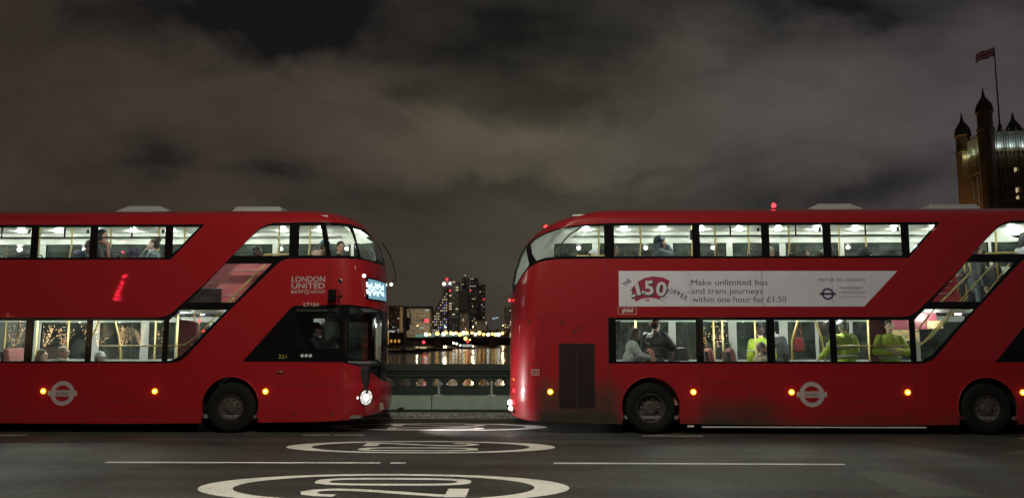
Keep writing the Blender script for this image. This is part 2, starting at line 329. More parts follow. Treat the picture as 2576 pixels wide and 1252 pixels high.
# river, far banks
def water_mat():
    m = mat('river_water', (.010, .011, .011), .10, spec=.9); t = m.node_tree; p = t.nodes['Principled BSDF']; g = t.nodes.new('ShaderNodeTexCoord')
    mp = t.nodes.new('ShaderNodeMapping'); mp.inputs['Scale'].default_value = (.16, .55, 1); t.links.new(g.outputs['Object'], mp.inputs[0])
    n = t.nodes.new('ShaderNodeTexNoise'); n.inputs['Scale'].default_value = 1.0; n.inputs['Detail'].default_value = 3; t.links.new(mp.outputs[0], n.inputs[0])
    b = t.nodes.new('ShaderNodeBump'); b.inputs['Strength'].default_value = 1; b.inputs['Distance'].default_value = .16; t.links.new(n.outputs[0], b.inputs['Height']); t.links.new(b.outputs[0], p.inputs['Normal'])
water_mat()
ZW = -5.2
rv = MB(); rv.add([(-1500, -400, ZW), (1500, -400, ZW), (1500, 4000, ZW), (-1500, 4000, ZW)], [(0, 1, 2, 3)]); tag(rv.build('river', M['river_water']), kind='structure')
ground_mat('bank_ground', (.03, .03, .025), (.05, .05, .04), .05, .9, .1)
bk = MB().box(-1500, 1500, 1100, 4500, ZW - 1, 2.5).box(-900, -135, 300, 1099, ZW - 1, 1.5).box(260, 1500, 120, 1099, ZW - 1, 1.5)
tag(bk.build('river_bank', M['bank_ground']), kind='structure')

# barrier along the far kerb
mat('barrier_paint', (.30, .38, .33), .5, noise_=(5, .12), bump=(60, .2)); mat('parapet_green', (.030, .045, .033), .5, noise_=(6, .25)); mat('parapet_cap', (.045, .052, .040), .5, noise_=(4, .2)); mat('post_metal', (.40, .45, .42), .4, .4)
br = empty('security_barrier', (0, 18.30, .117)); tag(br, 'long pale green low steel barrier wall along the far kerb behind the buses', 'barrier')
for i in range(-12, 12):
    x0 = i * 3.2 - 2.25
    MB().prism([(x0, 0), (x0 + 3.188, 0), (x0 + 3.188, .36), (x0, .36)], 0, .30).build('panel', M['barrier_paint'], br, bevel=.02)
for i in range(-24, 25):
    x = -2.1 + i * 1.235
    mb = MB().box(x - .03, x + .03, .08, .16, .36, .69).box(x - .10, x + .10, .05, .19, .36, .378)
    mb.build('post', M['post_metal'], br, bevel=.008)
dk = MB().box(-3.05, -2.93, -.09, -.015, .0, .075).box(-3.0, -2.9, -.10, -.02, .045, .10); dk.build('cable_clamp', M['black_matt'], br)
MB().box(-50, 50, -.035, .335, 0.0, .05).build('base_rail', M['black_matt'], br)
# cast iron parapet with pierced trefoils
pr = empty('bridge_parapet', (0, 23.0, .117)); tag(pr, 'dark green cast iron bridge parapet with pierced trefoils and broad coping', 'parapet')
pp = MB()
pz = -.117
pp.box(-60, 60, -.10, .16, .80 + pz + .0, .87 + pz).box(-60, 60, -.16, .22, .872 + pz, 1.07 + pz)
pp.build('coping', M['parapet_cap'], pr, bevel=.02)
MB().box(-60, 60, -.06, .12, .0, .30 + pz + .02).box(-60, 60, -.09, .15, -.0, .10).box(-60, 60, -.05, .11, .69 + pz, .799 + pz).build('rail', M['parapet_green'], pr, bevel=.01)
def trefoil(cx, cz, s=1):
    c = []
    for i in range(48):
        t = 2 * math.pi * i / 48 + .01; r = .10 + .045 * abs(math.cos(1.5 * (t - math.pi / 2)))
        c.append((cx + r * math.cos(t) * 1.2 * s, cz + r * math.sin(t) * .80 * s))
    return c
for i in range(-40, 41):
    cx = -3.61 + i * .46
    if i < -24 or i > 34: continue
    outer = [(cx - .23, .325), (cx + .23, .325), (cx + .23, .69), (cx - .23, .69)]; hole = trefoil(cx, .52)
    o = [Vector((x, z, 0)) for x, z in outer]; h = [Vector((x, z, 0)) for x, z in hole]
    t = tessellate_polygon([o, h]); fl = outer + hole; n = len(fl)
    v = [(x, 0, z + pz) for x, z in fl] + [(x, .06, z + pz) for x, z in fl]
    f = [tuple(q) for q in t] + [tuple(n + i_ for i_ in reversed(q)) for q in t]
    k = len(hole); f += [(4 + i_, 4 + (i_ + 1) % k, n + 4 + (i_ + 1) % k, n + 4 + i_) for i_ in range(k)]
    if abs(i) < 48: MB().add(v, f).build('trefoil_panel', M['parapet_green'], pr)
for sx0, sx1 in ((-60, -14.89), (12.27, 60)):
    MB().box(sx0, sx1, 0, .06, .325 + pz, .69 + pz).build('rail', M['parapet_green'], pr)
# near parapet, behind the camera
pn = empty('bridge_parapet', (0, -8.6, .117)); tag(pn, 'green iron parapet on the near side of the bridge behind the viewer', 'parapet')
MB().box(-60, 60, -.06, .12, 0, .7).build('rail', M['parapet_green'], pn); MB().box(-60, 60, -.14, .2, .70, .95).build('coping', M['parapet_cap'], pn, bevel=.02)
# street lamps of the near pavement (these light the scene)
mat('lamp_iron', (.03, .06, .045), .4); mat('lamp_glow', (1, 1, 1), .5, emit=(.95, 1, .80), es=14)
def street_lamp(x, y, p, label, reach=4.6, c=(1, .98, .80)):
    r = empty('street_lamp', (x, y, .12)); tag(r, label, 'street lamp', 'street lamps on the near pavement')
    MB().lathe([(.16, 0), (.16, 1.1), (.11, 1.2), (.07, 8.4), (.05, 8.6)], k=12).tube([(0, 0, 8.4), (0, reach * .3, 8.9), (0, reach, 9.05)], .04).build('post', M['lamp_iron'], r, True)
    MB().box(-.17, .17, reach - .1, reach + .55, 9.02, 9.14).build('lamp_head', M['lamp_iron'], r, bevel=.03)
    MB().box(-.13, .13, reach - .02, reach + .47, 8.995, 9.018).build('lens', M['lamp_glow'], r)
    l = bpy.data.lights.new('lamp_light', 'POINT'); l.energy = p; l.color = c; l.shadow_soft_size = .14
    o = bpy.data.objects.new('lamp_light', l); col.objects.link(o); o.parent = r; o.location = (0, reach + .2, 8.8)
    return r
# small trees hung with golden lights on the near side, seen only mirrored in the bus windows
mat('fairy', (1, .7, .3), .5, emit=(1, .60, .30), es=34); M['fairy'].cycles.emission_sampling = 'NONE'
mat('twig', (.05, .035, .02), .9)
for i, (x, s_) in enumerate(((-49.5, 1), (-41, .9), (-54.5, 1.1), (-45.6, 1.05), (20, 1.0))):
    rr = random.Random(i); t = empty('tree', (x, -52, -.2)); tag(t, 'small bare tree wound with golden lights, %s on the near embankment' % ['second from the left', 'fourth from the left', 'leftmost', 'third from the left', 'rightmost'][i], 'tree', 'lit trees on the near embankment')
    tk = MB().tube([(0, 0, 0), (0, 0, 1.4)], [.09, .07], 6); lt = MB()
    for k in range(11):
        a = rr.uniform(0, 6.28); b_ = rr.uniform(.3, 1.2) * s_; h = rr.uniform(1.2, 3.0) * s_
        p0 = Vector((0, 0, 1.2)); p1 = Vector((b_ * math.cos(a), b_ * math.sin(a), 1.2 + h)); tk.tube([p0, p0.lerp(p1, .5) + Vector((.1, 0, -.1)), p1], [.05, .03, .01], 5)
        for j in range(9): lt.ell(p0.lerp(p1, (j + 1) / 9) + Vector((rr.uniform(-.12, .12), 0, rr.uniform(-.12, .12))), .045, k=6, l=4)
    tk.build('trunk', M['twig'], t); lt.build('string_lights', M['fairy'], t)

# unseen mast of red lamps, added for the red streak on the left bus
ms_ = empty('added_lamp_mast', (-23.8, -15, -.2)); tag(ms_, 'added unseen mast of red lamps, mirrored in the left bus', 'mast')
MB().lathe([(.09, 0), (.05, 9)], k=8).build('pole', M['lamp_iron'], ms_, True)
mat('red_lamp_strong', (1, .05, .05), .5, emit=(1, .02, .05), es=190)
for dx_, z_ in ((-.42, 4.25), (-.30, 4.55), (-.16, 4.82), (.0, 5.1), (.10, 5.4), (.14, 5.7), (-.06, 7.1), (-.02, 7.75)):
    MB().tube([(0, 0, z_), (dx_, .12, z_)], .015, 5).ell((dx_, .16, z_), (.075, .05, .035)).build('red_lamp', M['red_lamp_strong'], ms_, True)
mat('pale_patch', (.062, .064, .054), .6, noise_=(9, .35), bump=(30, .5))
for pts in ([(4.35, 9.2), (5.25, 9.15), (5.05, 10.35), (4.9, 10.9), (4.45, 10.95), (4.35, 10.2)], [(6.9, 12.4), (8.3, 12.6), (9.6, 13.1), (8.1, 13.0)]):
    tag(sheet([(pts, [])], 'road_patch', mt='pale_patch'), kind='structure')  # irregular patches paler than the asphalt around them
mc = MB().lathe([(.33, 0), (.33, .006), (.30, .007)], (-7.6, 10.2, 0), k=32); tag(mc.build('manhole_cover', M['black_matt']), 'round dark iron manhole cover set in the near lane on the left', 'manhole cover')
W=1.26
ZF=[(0,2.62),(.2,2.70),(.35,2.80),(.6,2.85),(.85,2.83),(.98,2.76),(1.2,2.74),(2.3,2.74),(2.6,2.73),(3.05,2.70),(3.45,2.65),(3.7,2.57),(3.95,2.44),(4.15,2.27),(4.3,2.03),(4.38,1.75),(4.42,1.3)]
ZR=[(0,-8.88),(.3,-8.98),(.6,-9.02),(1.1,-9.01),(1.8,-9),(2.5,-8.99),(2.9,-8.97),(3.2,-8.92),(3.5,-8.82),(3.75,-8.68),(3.95,-8.48),(4.1,-8.25),(4.22,-7.95),(4.32,-7.6),(4.38,-7.25),(4.42,-6.8)]
def ev(T,z):
    if z<=T[0][0]:return T[0][1]
    for (a,b),(c,d) in zip(T,T[1:]):
        if z<=c:return b+(d-b)*(z-a)/(c-a)
    return T[-1][1]
RF=.75;RR=.62;ZT=4.42;RT=.38;NE=2.3;NT=2.6
AF=.4;AR=-5.9
SF=2.4+.6  # s extents beyond anchors
def fend(u,z):
    f=1
    q=(u-(ev(ZF,z)-RF))/RF
    if q>0: f*=max(0,1-min(1,q)**NE)**(1/NE)
    q=((ev(ZR,z)+RR)-u)/RR
    if q>0: f*=max(0,1-min(1,q)**NE)**(1/NE)
    return f
def ftop(z):
    p=(z-(ZT-RT))/RT
    return max(0,1-min(1,p)**NT)**(1/NT) if p>0 else 1
def yin(u,z): return W*(1-fend(u,z)*ftop(z))
LC=1.0 # curved arc param length in s units; linear part
def u2s(u,z):
    xf=ev(ZF,z);xr=ev(ZR,z)
    if u>AF:
        e=xf-RF
        if u<=e: return AF+1.6*(u-AF)/(e-AF)
        q=min(1,(u-e)/RF); th=math.asin(q**(NE/2)); return AF+1.6+LC*th/(math.pi/2)
    if u<AR:
        e=xr+RR
        if u>=e: return AR-2.4*(u-AR)/(e-AR)
        q=min(1,(e-u)/RR); th=math.asin(q**(NE/2)); return AR-2.4-LC*th/(math.pi/2)
    return u
def s2u(s,z):
    xf=ev(ZF,z);xr=ev(ZR,z)
    if s>AF:
        e=xf-RF
        if s<=AF+1.6: return AF+(e-AF)*(s-AF)/1.6
        th=min(1,(s-AF-1.6)/LC)*math.pi/2; return e+RF*math.sin(th)**(2/NE)
    if s<AR:
        e=xr+RR
        if s>=AR-2.4: return AR+(e-AR)*(AR-s)/2.4
        th=min(1,(AR-2.4-s)/LC)*math.pi/2; return e-RR*math.sin(th)**(2/NE)
    return s
# ---------------------------------------------------------------- bus skin: (s,z) sheet wrapped round the rounded ends and roof shoulder
def z2t(z): 
    return z if z <= ZT - RT else ZT - RT + .6 * math.asin(min(1, (z - (ZT - RT)) / RT) ** (NT / 2)) / (math.pi / 2)
def t2z(t):
    return t if t <= ZT - RT else ZT - RT + RT * math.sin(min(1, (t - (ZT - RT)) / .6) * math.pi / 2) ** (2 / NT)
TM = ZT - RT + .6; SMX = AF + 1.6 + LC; SMN = AR - 2.4 - LC
def surf(s, t):
    z = t2z(t); u = s2u(s, z)
    q = max(0, s - (AF + 1.6)) / LC; f = math.cos(min(1, q) * math.pi / 2) ** (2 / NE) if q < 1 else 0
    q = max(0, (AR - 2.4) - s) / LC
    f *= math.cos(min(1, q) * math.pi / 2) ** (2 / NE) if q < 1 else 0
    q = max(0, t - (ZT - RT)) / .6; g = math.cos(min(1, q) * math.pi / 2) ** (2 / NT) if q < 1 else 0
    return Vector((u, W * (1 - f * g), z))
def surf_off(s, t, off):
    p = surf(s, t)
    if not off: return p
    e = .004; s0 = min(max(s, SMN + 2 * e), SMX - 2 * e); t0 = min(t, TM - 2 * e)
    a = surf(s0 + e, t0) - surf(s0 - e, t0); b = surf(s0, t0 + e) - surf(s0, t0 - e)
    n = a.cross(b); n.normalize()
    return p + n * off
def densify(ring, step=.06):
    # ring entries: (u,z) or ('F',z) front centre, ('R',z) rear centre, ('FT'|'RT') top corners
    def st(p):
        if p == 'FT': return (SMX, TM)
        if p == 'RT': return (SMN, TM)
        if p[0] == 'F': return (SMX, z2t(p[1]))
        if p[0] == 'R': return (SMN, z2t(p[1]))
        return None
    res = []
    n = len(ring)
    for i, p in enumerate(ring):
        q = ring[(i + 1) % n]; a = st(p); b = st(q)
        if a is None and b is None:
            L = math.hypot(q[0] - p[0], q[1] - p[1]); k = max(1, int(L / step))
            for j in range(k):
                u = p[0] + (q[0] - p[0]) * j / k; z = p[1] + (q[1] - p[1]) * j / k; res.append((u2s(u, z), z2t(z)))
        else:
            A = a or (u2s(*p), z2t(p[1])); B = b or (u2s(*q), z2t(q[1])); res.append(A)
    return res
def skin_mesh(shapes, off=0.0, mirror=False):
    bm = bmesh.new()
    for outer, holes in shapes:
        rings = [densify(outer)] + [densify(h) for h in holes]
        flat = [p for r in rings for p in r]
        tri = tessellate_polygon([[Vector((x, y, 0)) for x, y in r] for r in rings])
        vs = [bm.verts.new((x, 0, y)) for x, y in flat]
        for q in tri:
            try: bm.faces.new([vs[i] for i in q])
            except ValueError: pass
    cuts = []
    smin = min(v.co.x for v in bm.verts); smax = max(v.co.x for v in bm.verts); tmin = min(v.co.z for v in bm.verts); tmax = max(v.co.z for v in bm.verts)
    s = SMN
    while s < SMX:
        s += .07 if (s < AR - 2.3 or s > AF + 1.5) else (.2 if (s < AR or s > AF) else .6)
        if smin < s < smax: cuts.append(('x', s))
    t = 0
    while t < TM:
        t += .05 if t > 3.95 else .14
        if tmin < t < tmax: cuts.append(('z', t))
    for ax, c in cuts:
        bmesh.ops.bisect_plane(bm, geom=bm.verts[:] + bm.edges[:] + bm.faces[:], plane_co=(c, 0, 0) if ax == 'x' else (0, 0, c), plane_no=(1, 0, 0) if ax == 'x' else (0, 0, 1), dist=1e-5)
    bmesh.ops.remove_doubles(bm, verts=bm.verts, dist=1e-5)
    bmesh.ops.triangulate(bm, faces=bm.faces)
    for v in bm.verts:
        p = surf_off(v.co.x, v.co.z, off)
        if mirror: p.y = 2 * W - p.y
        v.co = p
    bm.normal_update()
    bad = 0
    for f in bm.faces:
        c = f.calc_center_median(); o = Vector((0, -1, 0)) if not mirror else Vector((0, 1, 0))
        ref = c - Vector((max(-7.8, min(1.5, c.x)), W, min(3.6, c.z)))
        if f.normal.dot(ref) < 0: f.normal_flip()
    me = bpy.data.meshes.new('skin'); bm.to_mesh(me); bm.free(); return me
def skin(name, shapes, mt, parent, off=0.0, mirror=False):
    return link(name, skin_mesh(shapes, off, mirror), M[mt] if isinstance(mt, str) else mt, parent, smooth=True)
def joined(name, meshes, mt, parent):
    bm = bmesh.new()
    for m in meshes: bm.from_mesh(m); 
    bmesh.ops.remove_doubles(bm, verts=bm.verts, dist=4e-4)
    me = bpy.data.meshes.new(name); bm.to_mesh(me); bm.free()
    return link(name, me, M[mt], parent, smooth=True)
def rect(u0, u1, z0, z1): return [(u0, z0), (u1, z0), (u1, z1), (u0, z1)]
def arc(cx, cz, r, a0, a1, k=14): return [(cx + r * math.cos(R(a0 + (a1 - a0) * i / k)), cz + r * math.sin(R(a0 + (a1 - a0) * i / k))) for i in range(k + 1)]
WB = -6.31; WR = .482
# outlines, metres from the front axle and the ground
arch = lambda cx, z0: [(cx - .545, z0)] + arc(cx, .515, .545, 180, 0, 20)[0:] + [(cx + .545, z0 + .01)]
REARBAND = [(-.66, 4.03), (-4, 4.03), (-6.97, 4.03), (-7.465, 4.012), (-7.876, 3.967), (-8.224, 3.89), (-8.492, 3.79), (-8.672, 3.67), (-8.80, 3.53), (-8.885, 3.30), (-8.935, 3.054), (-8.96, 2.879), (-8.94, 2.70), (-8.896, 2.741), (-8.852, 2.86), (-8.777, 2.975), (-8.703, 3.072), (-8.599, 3.178), (-8.455, 3.253), (-8.291, 3.30), (-8.086, 3.325), (-7.125, 3.335), (-1.30, 3.335)]
DIAG_L = [(-7.09, 1.325), (-7.09, 2.195), (-1.46, 2.21), (-1.33, 2.235), (-1.22, 2.30), (-1.121, 2.39), (-.631, 2.84), (-.2, 3.28), (-.093, 3.40), (.305, 3.825), (.432, 3.95), (.58, 4.025), (.748, 4.06), (1.744, 4.07), (2.0, 4.075), (2.168, 4.07), (2.33, 4.04), (2.43, 3.95), (2.50, 3.86)]
DIAG_R = [(2.638, 3.321), (2.523, 3.335), (2.38, 3.35), (2.153, 3.353), (1.094, 3.351), (.963, 3.337), (.853, 3.277), (.671, 3.103), (-.109, 2.323), (-.896, 1.458), (-1.003, 1.375), (-1.12, 1.338), (-1.244, 1.325)]
CABT = [(.203, 1.352), (1.09, 2.375), (1.12, 2.40), (1.195, 2.43), (2.219, 2.451), (2.513, 2.425), (2.66, 2.385)]
CABB = [(2.765, .94), (2.72, 1.0), (2.684, 1.045), (2.604, 1.141), (2.462, 1.241), (2.307, 1.306), (2.095, 1.345)]
ZBOT = .19
bodyN = [('R', .30), (-8.85, .27), (-8.68, .25), (-8.35, .23), (-7.17, .195)] + arch(WB, .19) + [(-4.45, .18), (-2, .175)] + arch(0, .19) + [(1.83, .225), (2.367, .26), (2.58, .30), ('F', .36), ('F', .90)] + CABB + CABT + [('F', 2.34), ('F', 3.31)] + DIAG_R + DIAG_L + [('F', 3.80), 'FT', 'RT']
P0 = [(-8.67, 3.60), (-8.645, 3.40), (-8.61, 3.235), (-8.703, 3.115), (-8.80, 2.975), (-8.885, 2.86), (-8.94, 2.90), (-8.915, 3.119), (-8.865, 3.295), (-8.775, 3.49)]
P1 = [(-8.581, 3.654), (-8.493, 3.74), (-8.286, 3.835), (-7.959, 3.925), (-7.589, 3.968), (-7.151, 3.975), (-7.149, 3.385), (-7.943, 3.385), (-8.291, 3.355), (-8.47, 3.30), (-8.547, 3.44)]
UP = [rect(-6.955, -5.44, 3.38, 3.98)]
UPH = [(-5.295, -4.11), (-3.955, -2.93), (-2.77, -1.43)]     # with hopper vents
P6 = [(-1.272, 3.98), (-.76, 3.98), (-1.272, 3.43)]
PA = [(-.089, 3.408), (.306, 3.80), (.452, 3.932), (.638, 4.0), (.751, 4.012), (1.031, 4.015), (1.032, 3.405)]
PB = [(1.230, 4.0), (1.634, 4.0), (1.691, 3.786), (1.735, 3.598), (1.764, 3.41), (1.224, 3.41)]
PC = [(1.753, 4.0), (2.133, 4.01), (2.222, 3.853), (2.297, 3.659), (2.354, 3.414), (1.862, 3.405), (1.828, 3.598), (1.794, 3.786)]
PD = [(2.205, 3.995), (2.32, 3.97), (2.40, 3.92), ('F', 3.76), ('F', 3.35), (2.522, 3.365), (2.402, 3.385), (2.338, 3.625), (2.278, 3.822)]
PM = [(-.213, 3.25), (.700, 3.25), (-.008, 2.495), (-.915, 2.495)]
PL = [(-1.057, 2.352), (-1.262, 2.15), (-1.265, 1.37), (-1.19, 1.375), (-.986, 1.479), (-.14, 2.352)]
LOW = [(-6.947, -5.423), (-5.279, -4.085), (-3.925, -2.887), (-2.76, -1.379)]
CP = [(1.219, 2.385), (2.048, 2.40), (2.069, 1.613), (1.237, 1.60)]
SCR = [(2.246, 2.40), (2.6, 2.375), ('F', 2.31), ('F', 1.0), (2.696, 1.09), (2.569, 1.20), (2.347, 1.315), (2.234, 1.345)]

def circle(cx, cz, r, k=32): return [(cx + r * math.cos(2 * math.pi * i / k), cz + r * math.sin(2 * math.pi * i / k)) for i in range(k)]
def roundel(parent, u, z):
    R0, R1 = .235, .155
    bar = rect(u - .285, u + .285, z - .048, z + .048)
    ringpts = circle(u, z, R0, 48); ih = [p for p in circle(u, z, R1, 48) if p[1] > z + .05]; il = [p for p in circle(u, z, R1, 48) if p[1] < z - .05]
    MBf = MB()
    rings = [ringpts, ih, il]; flat = [p for r in rings for p in r]
    t = tessellate_polygon([[Vector((x, y, 0)) for x, y in r] for r in rings])
    MBf.add([(x, -.003, y) for x, y in flat], [tuple(q) for q in t])
    for a, b in ((u - .285, u - R0 + .01), (u + R0 - .01, u + .285)): MBf.add([(a, -.0034, z - .048), (b, -.0034, z - .048), (b, -.0034, z + .048), (a, -.0034, z + .048)], [(0, 1, 2, 3)])
    o = MBf.build('roundel_logo', M['logo_grey'], parent)
    text(o, 'BUSES', u - .125, z - .028, .072, 'ad_ink', 'lettering', wid=.25, off=-.006, col_='maroon')
    return o
def text(parent, s, u, z, size, mt, name='lettering', wid=None, off=-.004, rot=0, shear=0, col_=None, bold=0, thick=0):
    c = bpy.data.curves.new('t', 'FONT'); c.body = s; c.size = size; c.offset = bold; c.resolution_u = 3; c.shear = shear; c.extrude = thick
    o = bpy.data.objects.new('t', c); tmp = bpy.data.scenes.new('tmp'); tmp.collection.objects.link(o); dg = tmp_graph(tmp)
    me = bpy.data.meshes.new_from_object(o.evaluated_get(dg)); bpy.data.objects.remove(o); bpy.data.curves.remove(c); bpy.data.scenes.remove(tmp)
    xs = [v.co.x for v in me.vertices]; x0, x1 = min(xs), max(xs); k = (wid / (x1 - x0)) if wid else 1
    ca, sa = math.cos(rot), math.sin(rot)
    for v in me.vertices:
        x = (v.co.x - x0) * k; y = v.co.y; d = v.co.z
        v.co = (u + x * ca - y * sa, off - d, z + x * sa + y * ca)
    return link(name, me, M[col_ or mt], parent)

def make_bus():
    b = empty('bus', (0, 0, 0))
    # ---- shell
    far_win_hi = [(2.638, 3.321), (2.4, 3.34), (-8.2, 3.34), (-8.2, 4.0), (2.2, 4.05), (2.43, 3.95), (2.50, 3.86)]
    bodyF = [('R', .30), (-8.35, .23), (-7.17, .195)] + arch(WB, .19) + [(-4.45, .18)] + arch(0, .19) + [(2.367, .26), (2.58, .30), ('F', .36), ('F', .90), (2.6, 1.1), (2.3, 1.30), (-7.0, 1.30), (-7.0, 2.2), (2.3, 2.40), ('F', 2.34), ('F', 3.31)] + far_win_hi + [('F', 3.80), 'FT', 'RT']
    joined('body', [skin_mesh([(bodyN, [REARBAND])]), skin_mesh([(bodyF, [])], mirror=True)], 'bus_red', b)
    # ---- black window bands with their openings
    inn = lambda r: r
    skin('rear_window_band', [(REARBAND, [P0, P1] + UP + [rect(a, c, 3.38, 3.98) for a, c in UPH] + [P6])], 'black_gloss', b, -.002)
    band2 = DIAG_L + [('F', 3.80), ('F', 3.31)] + DIAG_R
    skin('stair_window_band', [(band2, [PA, PB, PC, PM, PL] + [rect(a, c, 1.362, 2.145) for a, c in LOW] + [[(2.205, 3.995), (2.32, 3.97), (2.40, 3.92), (2.63, 3.70), (2.68, 3.38), (2.522, 3.365), (2.402, 3.385), (2.338, 3.625), (2.278, 3.822)]])], 'black_gloss', b, -.002)
    skin('cab_window_band', [(CABT + [('F', 2.34), ('F', .90)] + CABB, [CP, [(2.246, 2.40), (2.6, 2.375), (2.715, 2.33), (2.722, 1.03), (2.696, 1.09), (2.569, 1.20), (2.347, 1.315), (2.234, 1.345)]])], 'black_gloss', b, -.002)
    # ---- near side panes
    for p in [P0, P1] + UP + [P6, PA, PB, PC, PM, PL] + [rect(a, c, 1.362, 2.145) for a, c in LOW]:
        skin('window_pane', [(p, [])], 'clear_glass', b, -.010)
    for a, c in UPH:
        w = skin('window_pane', [(rect(a, c, 3.38, 3.98), [])], 'clear_glass', b, -.010)
        m_ = (a + c) / 2 + (.0 if a < -3 else -.0)
        MB().box(a, c, -.006, .012, 3.765, 3.79).box(m_ - .012, m_ + .012, -.006, .012, 3.791, 3.98).build('hopper_frame', M['black_matt'], w)
        MB().box(c - .07, c - .03, -.004, .03, 3.86, 3.93).build('catch', M['black_matt'], w)
    skin('upper_windscreen', [([(2.205, 3.995), (2.32, 3.97), (2.40, 3.92), (2.63, 3.70), (2.68, 3.38), (2.522, 3.365), (2.402, 3.385), (2.338, 3.625), (2.278, 3.822)], [])], 'clear_glass', b, -.010)
    skin('windscreen', [([(2.246, 2.40), (2.6, 2.375), (2.715, 2.33), (2.722, 1.03), (2.696, 1.09), (2.569, 1.20), (2.347, 1.315), (2.234, 1.345)], [])], 'cab_glass', b, -.010)
    skin('cab_window', [(CP, [])], 'cab_glass', b, -.010)
    # ---- far side bands, panes and the pale lining round them
    fu = [(-8.05, -7.18), (-7.02, -5.51), (-5.36, -4.16), (-4.02, -2.97), (-2.83, -1.66), (-1.52, -.12), (.04, 1.68), (1.80, 2.28)]
    fl = [(-6.9, -5.5), (-5.34, -4.17), (-3.99, -3.05), (-2.86, -2.26), (-2.18, -1.50), (-1.42, -.12), (.04, 1.0), (1.14, 2.1)]
    FU = [rect(a, c, 3.40, 3.945) for a, c in fu]; FL = [rect(a, c, 1.34 if a > -7.5 else 0, 2.17) for a, c in fl]
    skin('far_window_band', [(far_win_hi + [('F', 3.80), ('F', 3.31)], FU)], 'black_gloss', b, -.002, True)
    skin('far_window_band', [([(-7.0, 1.30), (-7.0, 2.2), (2.3, 2.40), ('F', 2.34), ('F', .90), (2.6, 1.1), (2.3, 1.30)], FL + [[(2.30, 2.36), (2.6, 2.33), (2.71, 2.30), (2.715, 1.1), (2.6, 1.2), (2.30, 1.36)]])], 'black_gloss', b, -.002, True)
    for p in FU + FL: skin('far_window_pane', [(p, [])], 'dark_glass', b, -.01, True)
    skin('windscreen', [([(2.30, 2.36), (2.6, 2.33), (2.71, 2.30), (2.715, 1.1), (2.6, 1.2), (2.30, 1.36)], [])], 'cab_glass', b, -.010, True)
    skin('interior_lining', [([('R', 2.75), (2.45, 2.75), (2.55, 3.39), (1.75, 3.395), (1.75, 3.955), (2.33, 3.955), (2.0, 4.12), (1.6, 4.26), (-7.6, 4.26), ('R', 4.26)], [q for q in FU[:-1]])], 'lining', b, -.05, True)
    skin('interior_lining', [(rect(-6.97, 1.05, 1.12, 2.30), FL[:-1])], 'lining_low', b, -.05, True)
    dome = [(1.55, 4.08), (2.17, 4.09), (2.36, 4.02), (2.5, 3.9), ('F', 3.84), 'FT', (.9, 4.42)]
    skin('interior_lining', [(dome, [])], 'lining', b, -.05, True); skin('interior_lining', [(dome, [])], 'lining', b, -.05)
    rdome = [('R', 2.80), ('R', 4.2), (-7.6, 4.2), (-7.6, 4.06), (-7.88, 4.0), (-8.25, 3.92), (-8.52, 3.82), (-8.70, 3.69), (-8.84, 3.53), (-8.92, 3.30), (-8.965, 3.0), (-8.97, 2.80)]
    skin('interior_lining', [(rdome, [])], 'lining', b, -.05)
    # inside of the rear quarter on the viewer's side, seen edge on, and the arched rib
    rib = []
    for i in range(15):
        t = i / 14 * TM
    MB().tube([(-7.95, 2.40, 3.35), (-7.93, 2.38, 3.7), (-7.85, 2.28, 3.95), (-7.7, 2.1, 4.10), (-7.5, 1.7, 4.18)], .018).build('interior_rib', M['lining_dark'], b, True)
    # ceilings, floors, bulkheads
    MB().box(-7.75, 1.75, .10, 2.42, 4.19, 4.22).build('upper_ceiling', M['ceiling_white'], b)
    MB().box(-7.0, -1.3, .06, 2.46, 2.33, 2.42).box(-1.3, 1.0, 1.0, 2.46, 2.33, 2.42).box(1.0, 2.0, .06, 2.46, 2.33, 2.42).build('upper_floor', M['floor_grey'], b)
    MB().box(-7.0, 2.5, .06, 2.46, .28, .34).build('lower_floor', M['floor_grey'], b)
    MB().box(-7.06, -7.0, .06, 2.46, .3, 2.42).build('rear_bulkhead', M['lining'], b)
    MB().box(1.10, 1.14, .06, 1.5, .35, 2.33).build('cab_bulkhead', M['black_matt'], b)
    MB().box(-8.3, -7.1, .10, 2.42, .3, 2.74).build('engine_bay', M['black_matt'], b)
    MB().box(-5.6, -.6, .12, 2.4, .20, .275).box(.6, 2.3, .3, 2.2, .24, .275).build('underframe', M['black_matt'], b)
    MB().box(1.30, 2.6, .2, 2.3, .7, 1.25).build('dashboard', M['black_matt'], b, bevel=.05)
    mbt = MB().tube([(2.02, .62, 1.28), (1.86, .62, 1.48)], .03)
    mbt.tube([(1.86 + .11 * math.sin(t), .62 + .22 * math.cos(t), 1.48 + .16 * math.sin(t)) for t in [i * math.pi / 10 for i in range(21)]], .014); mbt.build('steering_wheel', M['seat_shell'], b, True)
    # dark valance strip along ceiling edge, and shelves
    MB().box(-7.6, 1.5, .12, .17, 4.02, 4.05).box(-7.6, 1.5, 2.30, 2.36, 4.075, 4.10).build('ceiling_trim', M['lining_dark'], b)
